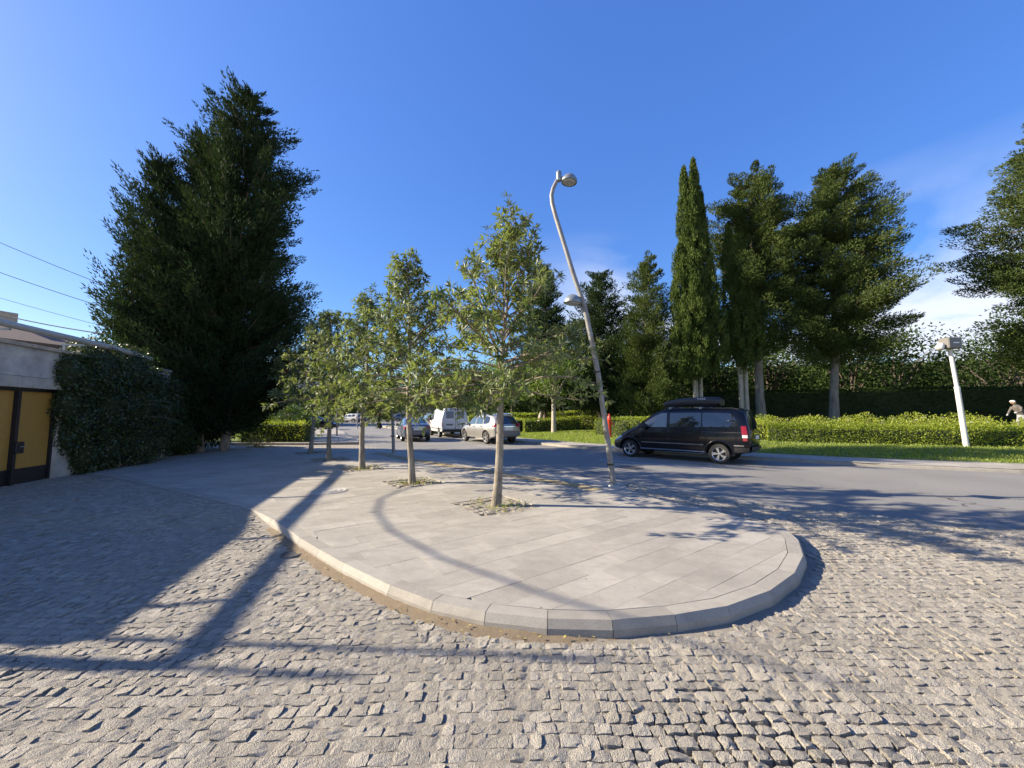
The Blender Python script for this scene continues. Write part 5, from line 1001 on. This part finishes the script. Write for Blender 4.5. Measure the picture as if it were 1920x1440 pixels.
    def side(s, name, x0, x1, zl, zh, mat_, off=.004, sides=(1, -1), nx=14, nz=5, parent=None):
        f = lambda tb, x: np.interp(x, *zip(*sorted(tb))) if isinstance(tb, list) else np.full_like(x, tb)
        x = np.linspace(x0, x1, nx); lo, hi = f(zl, x), f(zh, x); out = []
        for sd in sides:
            V = []; 
            for i in range(nz): z = lo+(hi-lo)*i/(nz-1); y = s.side_y(x, z)+off; V.append(np.stack([s.shift(x, z), sd*y, z], 1))
            V = np.concatenate(V); F = np.array([(i*nx+j, i*nx+j+1, (i+1)*nx+j+1, (i+1)*nx+j) for i in range(nz-1) for j in range(nx-1)]); F = F if sd < 0 else F[:, ::-1]; out.append(np_mesh(name, V, F, mat_, parent or s.t, smooth=True))
        return out
    def top(s, name, x0, x1, kk, mat_, off=.004, nx=12, ny=9, taper=1.0):
        x = np.linspace(x0, x1, nx); q = s.sec(x); V = []
        for j in range(ny):
            t = -1+2*j/(ny-1); y = t*kk*q[:, 7, 0]; z = np.array([np.interp(abs(yy), q[i, [9, 8, 7], 0], q[i, [9, 8, 7], 1]) for i, yy in enumerate(y)]); V.append(np.stack([s.shift(x, z), y, z+off], 1))
        V = np.concatenate(V); return np_mesh(name, V, np.array([(i*nx+j, i*nx+j+1, (i+1)*nx+j+1, (i+1)*nx+j) for i in range(ny-1) for j in range(nx-1)]), mat_, s.t, smooth=True)
    def end(s, name, y0, y1, z0, z1, mat_, off=.005, rear=True, ny=8, nz=5, taper=0., parent=None):
        V = []; sg = -1 if rear else 1
        for i in range(nz):
            f = i/(nz-1); z = np.full(ny, z0+(z1-z0)*f); c = (y0+y1)/2; y = c+(np.linspace(y0, y1, ny)-c)*(1-taper*f); x = (s.rear_x if rear else s.front_x)(y, z)+sg*off; V.append(np.stack([x, y, z], 1))
        V = np.concatenate(V); F = np.array([(i*ny+j, i*ny+j+1, (i+1)*ny+j+1, (i+1)*ny+j) for i in range(nz-1) for j in range(ny-1)]); return np_mesh(name, V, F[:, ::-1] if rear else F, mat_, parent or s.t, smooth=True)
    def mirror(s, x, z, mat_, size=(.16, .20, .17), out=.0):
        for sd in (1, -1):
            y = float(s.side_y(np.array([x]), np.array([z]))[0]); mb = MB(); mb.box((x-.02, sd*(y+.12+out), z+.02), size, 0, .045); mb.box((x, sd*(y+.03), z-.04), (.07, .12, .05), 0, .01); mb.obj('mirror', mat_, s.t, 40)
    def handle(s, x, z, mat_):
        for sd in (1, -1): y = float(s.side_y(np.array([x]), np.array([z]))[0]); mb = MB(); mb.box((x, sd*(y+.018), z), (.19, .03, .035), 0, .01); mb.obj('door_handle', mat_, s.t)
    def seam(s, x, z0, z1, wd=.008): s.side('door_seam', x-wd/2, x+wd/2, z0, z1, M['black'], .0025, nx=2, nz=10)
    def plate(s, z, rear=True, w=.52, h=.115, y=0):
        yy = np.array([y]); zz = np.array([z]); x = float((s.rear_x if rear else s.front_x)(yy, zz)[0]); sg = -1 if rear else 1; mb = MB(); mb.box((x+sg*.008, y, z), (.012, w, h), 0, .003); mb.obj('number_plate', M['plate'], s.t)
    def flare(s, ax, r0, r1, mat_, off=.012, a0=-8, a1=188):
        for sd in (1, -1):
            V = []; n = 26
            for i in range(n):
                a = R(a0+(a1-a0)*i/(n-1))
                for rr, of in ((r0, off*.3), (r0, off), (r1, off*.8), (r1+.012, .001)): x = ax+math.cos(a)*rr; z = s.S['wr_']+.015+math.sin(a)*rr; y = float(s.side_y(np.array([x]), np.array([z]))[0])+of; V.append((x, sd*y, z))
            F = np.array([(i*4+j, i*4+j+1, i*4+5+j, i*4+4+j) for i in range(n-1) for j in range(3)]); np_mesh('wheel_arch', np.array(V), F if sd > 0 else F[:, ::-1], mat_, s.t, smooth=True)

common = dict(crown=.07, rc_r=.35, rc_f=.7, cr_r=.10, cr_f=.22, bul_r=.05, bul_f=.12)
# ---- the black people carrier
VAN = dict(common, paint=M['paint_black'], xr=-2.52, xf=2.38, axles=(1.6, -1.6), wr_=.335, arch=.40, rim=.68, spokes=5, dbl=True, lr=.5, lf=.5,
    bot=[(-2.6, .42), (-2.1, .33), (0, .30), (2.0, .28), (2.4, .30)], wm=[(-2.6, .93), (-1.5, .95), (1.2, .95), (2.0, .92), (2.4, .85)], zm=[(-2.6, .78), (1.5, .72), (2.4, .56)],
    zbelt=[(-2.6, 1.16), (0, 1.15), (1.2, 1.10), (1.6, .98), (2.0, .84), (2.4, .68)], wbelt=[(-2.6, .90), (1.0, .92), (1.6, .88), (2.0, .84), (2.4, .74)], wr=[(-2.6, .76), (-1, .78), (.4, .77), (1.2, .80), (1.6, .80), (2.1, .74), (2.4, .62)],
    zc=[(-2.6, 1.80), (-2.3, 1.89), (-1, 1.92), (.25, 1.905), (.55, 1.82), (.92, 1.60), (1.40, 1.24), (1.75, 1.07), (2.08, .92), (2.3, .79), (2.4, .72)], crown=[(-2.6, .09), (.3, .09), (1.4, .06), (2.4, .04)],
    rprof=[(.3, .10), (.5, 0), (1.0, 0), (1.2, .03), (1.9, .20)], fprof=[(.28, -.06), (.45, 0), (.62, -.02), (.9, -.14)])
v = Car('people_carrier', 'black people carrier with roof box parked across the road', (6.45, 14.94), 138, VAN, 'van')
g0 = [(.12, 1.725), (.35, 1.715), (.55, 1.63), (.8, 1.48), (1.08, 1.27)]
v.side('window', .14, 1.06, [(.1, 1.20), (1.1, 1.19)], g0, M['glass_light'])
v.side('window', -1.05, .03, [(-1.1, 1.235), (.1, 1.215)], [(-1.1, 1.735), (.1, 1.725)], M['glass']); v.side('window', -2.22, -1.09, [(-2.3, 1.30), (-2.1, 1.25), (-1, 1.235)], [(-2.25, 1.33), (-2.15, 1.52), (-2.0, 1.68), (-1.9, 1.72), (-1, 1.735)], M['glass'], nx=22)
v.top('windscreen', .46, 1.36, .93, M['glass']); v.end('rear_window', -.66, .66, 1.17, 1.70, M['glass'], taper=.10)
for x in (.10, -1.07, 1.12): v.seam(x, .40, 1.17 if x < 1 else 1.05)
v.side('door_rail', -2.35, -1.07, 1.055, 1.075, M['black'], .003, nz=2); v.side('rubbing_strip', -1.12, 1.12, .60, .64, M['trim_grey'], .012, nz=3); v.side('sill_trim', -1.15, 1.15, .36, .40, M['chrome'], .02, nz=3, nx=8); v.side('rubbing_strip', -2.35, -2.06, .62, .66, M['trim_grey'], .012, nz=3)
v.flare(1.6, .405, .455, M['paint_black'], .02); v.flare(-1.6, .405, .455, M['paint_black'], .02)
v.side('tail_light', -2.46, -2.30, 1.00, [(-2.5, 1.30), (-2.3, 1.28)], M['red_lens'], .012, nx=5); v.side('tail_light', -2.46, -2.31, .90, .995, M['clear_lens'], .012, nx=5); v.side('tail_light', -2.45, -2.33, .80, .895, M['red_lens'], .012, nx=5)
v.side('headlight', 1.98, 2.28, [(1.95, .80), (2.3, .62)], [(1.95, .86), (2.3, .74)], M['clear_lens'], .010, nx=8); v.side('bumper', 2.02, 2.36, .33, .52, M['black'], .012, nx=8); v.side('bumper', -2.49, -2.06, .42, .58, M['black'], .012, nx=8); v.end('bumper', -.80, .80, .45, .60, M['black'], .03)
v.mirror(.98, 1.22, M['black'], (.15, .24, .20), .03); v.handle(.25, 1.06, M['paint_black']); v.handle(-.9, 1.05, M['paint_black']); v.plate(.90, True, .52, .12); v.end('tail_trim', -.42, .42, 1.0, 1.045, M['chrome'], .012, nz=2)
for sd in (1, -1): mb = MB(); mb.tube([(.35, sd*.70, 1.84), (.2, sd*.70, 1.885), (-2.0, sd*.69, 1.885), (-2.2, sd*.69, 1.83)], .018, 8); mb.obj('roof_rail', M['black'], v.t, 40)
# roof box: tapered shell with a lid seam, on two bars
rb = empty('roof_box', (0, 0, 0), 0, 'black tapered roof box strapped on top of the people carrier', 'roof box'); rb.location = v.t.location+Vector((0, 0, 1.9)); rb.rotation_euler = v.t.rotation_euler
def loft_box(x0, x1, prof, name, mat_, parent):
    xs = np.linspace(x0, x1, 22); V = []; n = 16
    for x in xs:
        f = (x-x0)/(x1-x0); hw = np.interp(f, [0, .06, .5, .85, .96, 1], [.34, .39, .40, .34, .26, .12]); h = np.interp(f, [0, .04, .3, .65, .9, 1], prof); zb_ = np.interp(f, [0, .05, .85, 1], [.10, .06, .06, .14])
        for k in range(n): a = 2*math.pi*k/n+math.pi/n; c_, s_ = math.cos(a), math.sin(a); ex = .45; V.append((x, hw*np.sign(c_)*abs(c_)**ex, zb_+(h-zb_)*(.5+.5*np.sign(s_)*abs(s_)**ex)))
    F = [(i*n+k, i*n+(k+1) % n, (i+1)*n+(k+1) % n, (i+1)*n+k) for i in range(21) for k in range(n)]; mb = MB(); mb.add(V, F+[tuple(range(n)), tuple(21*n+k for k in range(n-1, -1, -1))]); o = mb.obj(name, mat_, parent); bm = bmesh.new(); bm.from_mesh(o.data); bmesh.ops.recalc_face_normals(bm, faces=bm.faces); bm.to_mesh(o.data); bm.free(); o.data.polygons.foreach_set('use_smooth', [True]*len(o.data.polygons)); o.data.set_sharp_from_angle(angle=R(40)); return o
loft_box(-1.55, .55, [.32, .40, .42, .38, .28, .18], 'lid', M['box_black'], rb)
mb = MB(); mb.box((-.5, 0, .075), (1.9, .70, .05), 0, .02); mb.obj('tray', M['black'], rb)
for x in (-1.0, .05):
    mb = MB(); mb.tube([(x, -.78, .02), (x, .78, .02)], .02, 8); mb.box((x, .70, -.01), (.09, .07, .06)); mb.box((x, -.70, -.01), (.09, .07, .06)); mb.obj('crossbar', M['steel_pole'], rb)
text_obj('lettering', 'THULE', .10, M['white_text'], rb, Matrix(((-1, 0, 0, -.95), (0, 0, 1, .405), (0, 1, 0, .335), (0, 0, 0, 1))), .004)

# ---- silver SUV
SUVT = dict(common, paint=M['paint_silver'], xr=-2.28, xf=2.22, axles=(1.36, -1.36), wr_=.355, arch=.41, rim=.68, spokes=5, dbl=True, lr=.75, lf=.5, cr_r=.14, bul_r=.10,
    bot=[(-2.3, .44), (-1.9, .33), (0, .29), (1.9, .28), (2.3, .33)], wm=[(-2.3, .88), (-1.4, .94), (1.4, .93), (2.2, .84)], zm=[(-2.3, .80), (2.2, .62)], zbelt=[(-2.3, 1.10), (-1, 1.06), (1.0, .99), (1.6, .93), (2.2, .74)], wbelt=[(-2.3, .83), (-1, .88), (1, .88), (2.2, .74)], wr=[(-2.3, .60), (-1.5, .68), (.2, .66), (1.1, .74), (2.2, .62)],
    zc=[(-2.3, 1.60), (-1.9, 1.655), (-1.2, 1.69), (-.2, 1.70), (.25, 1.66), (.6, 1.50), (1.12, 1.14), (1.7, 1.05), (2.1, .92), (2.25, .80)], crown=[(-2.3, .07), (1, .07), (2.2, .05)], rprof=[(.3, .10), (.5, 0), (1.0, .02), (1.15, .06), (1.7, .46)], fprof=[(.28, -.08), (.5, 0), (.7, -.02), (1.0, -.15)])
def suv(loc, h, paint, label, group, detail=True, name='suv'):
    c = Car(name, label, loc, h, dict(SUVT, paint=paint), 'car', group); gt = [(-1.75, 1.36), (-1.55, 1.50), (-1.0, 1.585), (-.2, 1.60), (.2, 1.54), (.5, 1.38), (.92, 1.10)]
    c.side('window', .02, .90, 1.085, gt, M['glass_light']); c.side('window', -.90, -.05, 1.10, gt, M['glass_light']); c.side('window', -1.66, -.97, [(-1.7, 1.22), (-1.4, 1.13), (-.9, 1.11)], gt, M['glass'])
    c.top('windscreen', .36, 1.06, .92, M['glass']); c.end('rear_window', -.62, .62, 1.13, 1.53, M['glass'], .006, taper=.14)
    for x in (.94, -.03, -.94): c.seam(x, .42, 1.06)
    c.side('tail_light', -2.24, -2.0, .97, 1.17, M['red_lens'], .010, nx=6); c.side('headlight', 1.72, 2.12, [(1.7, .86), (2.1, .70)], [(1.7, .93), (2.1, .86)], M['clear_lens'], .008, nx=8)
    for y0, y1 in ((.50, .80), (-.80, -.50)): c.end('tail_light', y0, y1, .98, 1.15, M['red_lens'], .012)
    c.end('bumper', -.82, .82, .46, .74, M['trim_grey'], .02); c.side('sill', -.92, .92, .33, .45, M['trim_grey'], .012, nz=3); c.flare(1.36, .41, .45, M['trim_grey'], .014); c.flare(-1.36, .41, .45, M['trim_grey'], .014)
    c.plate(.86); c.plate(.48, False); c.end('tail_trim', -.40, .40, .965, .995, M['chrome'], .012, nz=2); c.mirror(.80, 1.07, paint); c.handle(.12, .95, paint); c.handle(-.80, .97, paint)
    for sd in (1, -1): mb = MB(); mb.tube([(.15, sd*.60, 1.655), (0, sd*.60, 1.715), (-1.5, sd*.60, 1.70), (-1.75, sd*.60, 1.64)], .02, 8); mb.obj('roof_rail', M['chrome'], c.t, 40)
    mb = MB(); mb.box((-1.98, 0, 1.675), (.28, 1.05, .03), 0, .012); mb.obj('spoiler', paint, c.t)
    return c
suv((-1.46, 23.4), 123.1, M['paint_silver'], 'silver SUV with roof rails parked half behind the nearest trunk', 'cars parked along the park kerb')
suv((-7.0, 34.4), 116, M['paint_grey'], 'dark grey SUV parked just ahead of the white panel van', 'cars parked along the park kerb')
# ---- sedan
SED = dict(common, paint=M['paint_blue'], xr=-2.28, xf=2.2, axles=(1.34, -1.34), wr_=.32, arch=.37, rim=.68, spokes=5, dbl=False, lr=.4, lf=.5, bul_r=.10, cr_r=.16,
    bot=[(-2.3, .36), (-1.9, .24), (0, .22), (2.2, .24)], wm=[(-2.3, .82), (-1.4, .89), (1.4, .88), (2.2, .78)], zm=[(-2.3, .70), (2.2, .52)], zbelt=[(-2.3, .96), (-1, .96), (1, .88), (2.2, .62)], wbelt=[(-2.3, .77), (-1, .84), (1, .84), (2.2, .68)], wr=[(-2.3, .68), (-1.7, .68), (-.8, .60), (.2, .60), (1.1, .70), (2.2, .58)],
    zc=[(-2.3, 1.06), (-2.1, 1.085), (-1.75, 1.10), (-1.35, 1.25), (-.85, 1.42), (-.3, 1.475), (.15, 1.455), (.55, 1.31), (1.15, 1.00), (1.8, .88), (2.2, .70)], crown=[(-2.3, .05), (-1.7, .05), (-.5, .07), (1, .05), (2.2, .04)], rprof=[(.22, .14), (.45, 0), (.8, 0), (1.1, .05)], fprof=[(.22, -.08), (.45, 0), (.6, -.02), (.9, -.15)])
def sedan(loc, h, paint, label, group, name='sedan'):
    c = Car(name, label, loc, h, dict(SED, paint=paint), 'car', group); gt = [(-1.45, 1.08), (-1.2, 1.22), (-.8, 1.345), (-.2, 1.375), (.15, 1.34), (.5, 1.20), (.85, 1.0)]
    c.side('window', -.12, .82, .965, gt, M['glass_light']); c.side('window', -1.38, -.18, [(-1.4, 1.06), (-1.1, 1.0), (-.1, .975)], gt, M['glass_light']); c.top('windscreen', .28, 1.06, .93, M['glass']); c.top('rear_window', -1.66, -.86, .90, M['glass'])
    for x in (.90, -.15, -1.15): c.seam(x, .34, .94)
    for y0, y1 in ((.44, .74), (-.74, -.44)): c.end('tail_light', y0, y1, .80, .95, M['red_lens'], .010)
    c.side('tail_light', -2.24, -2.02, .80, .94, M['red_lens'], .010, nx=5); c.side('headlight', 1.75, 2.12, [(1.7, .72), (2.1, .58)], [(1.7, .78), (2.1, .72)], M['clear_lens'], .008, nx=7); c.end('tail_trim', -.44, .44, .875, .90, M['chrome'], .012, nz=2); c.plate(.76); c.plate(.42, False); c.mirror(.72, .95, paint); c.handle(.05, .84, paint); c.handle(-1.0, .86, paint); c.end('bumper', -.7, .7, .32, .42, M['black'], .012)
    return c
sedan((-6.55, 25.5), 112, M['paint_blue'], 'slate blue sedan seen from behind on the road', 'cars on the road')
sedan((-9.3, 38.6), 116, M['paint_white'], 'small white car parked farthest along the park kerb', 'cars parked along the park kerb', 'hatchback')
sedan((-20.6, 40.5), 20, M['paint_black'], 'black car parked behind the clipped box hedge', 'cars in the far car park')
# ---- white panel van
PV = dict(common, paint=M['paint_white'], xr=-2.45, xf=2.15, axles=(1.42, -1.42), wr_=.33, arch=.39, rim=.55, spokes=6, dbl=False, rim_mat=M['steel_pole'], lr=.3, lf=.5, rc_r=.2, cr_r=.04, bul_r=.02,
    bot=[(-2.5, .45), (-2, .38), (1.8, .34), (2.2, .36)], wm=[(-2.5, .96), (1.3, .97), (2.2, .84)], zm=[(-2.5, .85), (2.2, .62)], zbelt=[(-2.5, 1.25), (.8, 1.22), (1.4, 1.06), (2.2, .78)], wbelt=[(-2.5, .95), (1, .95), (2.2, .74)], wr=[(-2.5, .80), (.3, .80), (1.3, .80), (2.2, .66)],
    zc=[(-2.5, 2.09), (-2.2, 2.12), (.2, 2.12), (.55, 2.03), (.95, 1.75), (1.45, 1.32), (1.9, 1.08), (2.15, .88)], crown=[(-2.5, .08), (.2, .08), (2.2, .05)], rprof=[(.4, .04), (.6, 0), (1.2, 0), (2.1, .14)], fprof=[(.3, -.05), (.5, 0), (.7, -.02), (1.0, -.12)])
c = Car('panel_van', 'white panel van with two rear door windows parked ahead of the silver car', (-5.0, 29.55), 114, PV, 'van', 'cars parked along the park kerb')
c.side('window', .25, 1.12, 1.24, [(.2, 1.86), (.5, 1.82), (1.15, 1.32)], M['glass_light']); c.top('windscreen', .5, 1.40, .93, M['glass'])
for y0, y1 in ((.10, .66), (-.66, -.10)): c.end('rear_window', y0, y1, 1.36, 1.86, M['glass'], .008)
c.end('door_seam', -.012, .012, .56, 1.96, M['black'], .004, ny=2); 
for y0, y1 in ((.80, .812), (-.812, -.80)): c.end('door_seam', y0, y1, .56, 1.96, M['black'], .004, ny=2)
c.end('bumper', -.92, .92, .42, .60, M['black'], .05); c.side('tail_light', -2.44, -2.34, .78, 1.10, M['red_lens'], .010, nx=3); c.side('rubbing_strip', -2.3, 1.0, .60, .66, M['black'], .012, nz=3); c.end('vent', .18, .66, .86, .98, M['trim_grey'], .006); c.plate(.76, True, .50, .115, .40); c.end('door_handle', -.17, -.12, 1.02, 1.16, M['black'], .02); c.mirror(1.02, 1.30, M['black'], (.12, .2, .28))
for x in (.18, -.95): c.seam(x, .45, 1.95)
xx = float(c.rear_x(np.array([0.]), np.array([1.965]))[0]); text_obj('lettering', '90-TM-636', .17, M['dark_text'], c.t, Matrix(((0, 0, -1, xx-.012), (-1, 0, 0, 0), (0, 1, 0, 1.955), (0, 0, 0, 1))), .003)
c.side('headlight', 1.72, 2.05, [(1.7, .84), (2.1, .70)], [(1.7, .96), (2.1, .84)], M['clear_lens'], .008, nx=6)
# ---- cars in the far car park
suv((-35.2, 72), 170, M['paint_white'], 'white off-roader parked far off behind the clipped hedge, left of its pair', 'cars in the far car park')
suv((-31.0, 74), 165, M['paint_white'], 'white off-roader parked far off, right of its pair by the lamp post', 'cars in the far car park')
suv((-29.2, 80), 10, M['paint_blue'], 'blue grey off-roader parked far off behind the crossing woman', 'cars in the far car park')
suv((-22.8, 82), 15, M['paint_grey'], 'dark car parked far off in the shade under the trees', 'cars in the far car park')

# ================================================================== PEOPLE
def figure(name, label, loc, rz, tubes, vox, mats, pick):
    mb = MB()
    for pts, rad in tubes: mb.tube(pts, rad, 14)
    o = mb.obj(name, None); md = o.modifiers.new('r', 'REMESH'); md.mode = 'VOXEL'; md.voxel_size = vox; sm = o.modifiers.new('s', 'SMOOTH'); sm.iterations = 4
    dg = bpy.context.evaluated_depsgraph_get(); me = bpy.data.meshes.new_from_object(o.evaluated_get(dg)); bpy.data.objects.remove(o); me.materials.clear()
    for m_ in mats: me.materials.append(m_)
    for p in me.polygons: p.material_index = pick(p.center); p.use_smooth = True
    o = bpy.data.objects.new(name, me); COL.objects.link(o); o.location = loc; o.rotation_euler = (0, 0, rz); return tag(o, label, 'person')
def ball(c, r, sx=1): c = Vector(c); return ([c+Vector((0, 0, r*z)) for z in (-.98, -.8, -.4, 0, .4, .8, .98)], [r*math.sqrt(max(0.02, 1-z*z))*sx for z in (-.98, -.8, -.4, 0, .4, .8, .98)])
# local x is the walking direction
figure('person', 'woman in a long black robe and headscarf walking across the road', (-14.9, 43.2, 0), R(185), [
    ([(-.10, 0, .10), (-.06, 0, .35), (-.02, 0, .7), (0, 0, .98), (.02, 0, 1.2), (.03, 0, 1.34), (.04, 0, 1.42)], [.36, .29, .21, .165, .185, .16, .09]), ([(.04, 0, 1.38), (.05, 0, 1.46)], [.085, .08]), ball((.06, 0, 1.545), .115), ball((.15, 0, 1.53), .03), ([(-.02, 0, 1.60), (-.05, 0, 1.45), (-.06, 0, 1.25)], [.10, .12, .16]),
    ([(.02, .17, 1.33), (.06, .24, 1.1), (.20, .22, .92), (.27, .20, .90)], [.07, .06, .05, .03]), ([(.02, -.17, 1.33), (-.04, -.24, 1.1), (.05, -.24, .88), (.10, -.23, .80)], [.07, .06, .05, .03]),
    ([(.22, .09, .12), (.26, .09, .05), (.40, .09, .04)], [.05, .05, .04]), ([(-.22, -.09, .14), (-.20, -.09, .05), (-.07, -.09, .04)], [.05, .05, .04])], .022, [M['cloth_black'], M['skin'], M['cloth_white']],
    lambda c: 2 if c.z < .085 else (1 if (c.z > 1.47 and c.z < 1.60 and c.x > .125) or (abs(c.y) > .17 and c.x > .23 and c.z < .96) else 0))
pz = float(park_z([(26.9, 20.9)])[0])
figure('person', 'gardener with white cap and pale trousers stooping behind the hedge', (28.25, 21.4, pz-.05), R(180), [
    ([(0, .10, .04), (0, .10, .48), (-.02, .09, .92)], [.065, .075, .10]), ([(.12, -.10, .04), (.10, -.10, .48), (-.02, -.09, .92)], [.065, .075, .10]), ([(-.02, 0, .88), (.02, 0, 1.05), (.14, 0, 1.28), (.24, 0, 1.46), (.30, 0, 1.54)], [.16, .165, .18, .16, .08]), ([(.29, 0, 1.52), (.34, 0, 1.60)], [.06, .058]), ball((.39, 0, 1.68), .112), ball((.49, 0, 1.66), .028),
    ([(.22, .20, 1.42), (.32, .25, 1.18), (.52, .20, 1.10), (.60, .19, 1.10)], [.062, .052, .043, .04]), ([(.22, -.20, 1.42), (.34, -.24, 1.16), (.50, -.20, .98), (.56, -.19, .94)], [.062, .052, .043, .04]), ([(.02, .10, .04), (.16, .10, .035)], [.05, .045]), ([(.14, -.10, .04), (.28, -.10, .035)], [.05, .045]), ([(.39, 0, 1.72), (.54, 0, 1.715)], [.08, .05])], .022,
    [M['cloth_brown'], M['skin'], M['cloth_white'], M['cloth_grey'], M['black']], lambda c: 4 if c.z < .08 else (3 if c.z < .98 else (2 if c.z > 1.705 or (c.x > .52 and c.z < 1.2) else (1 if c.z > 1.56 else 0))))
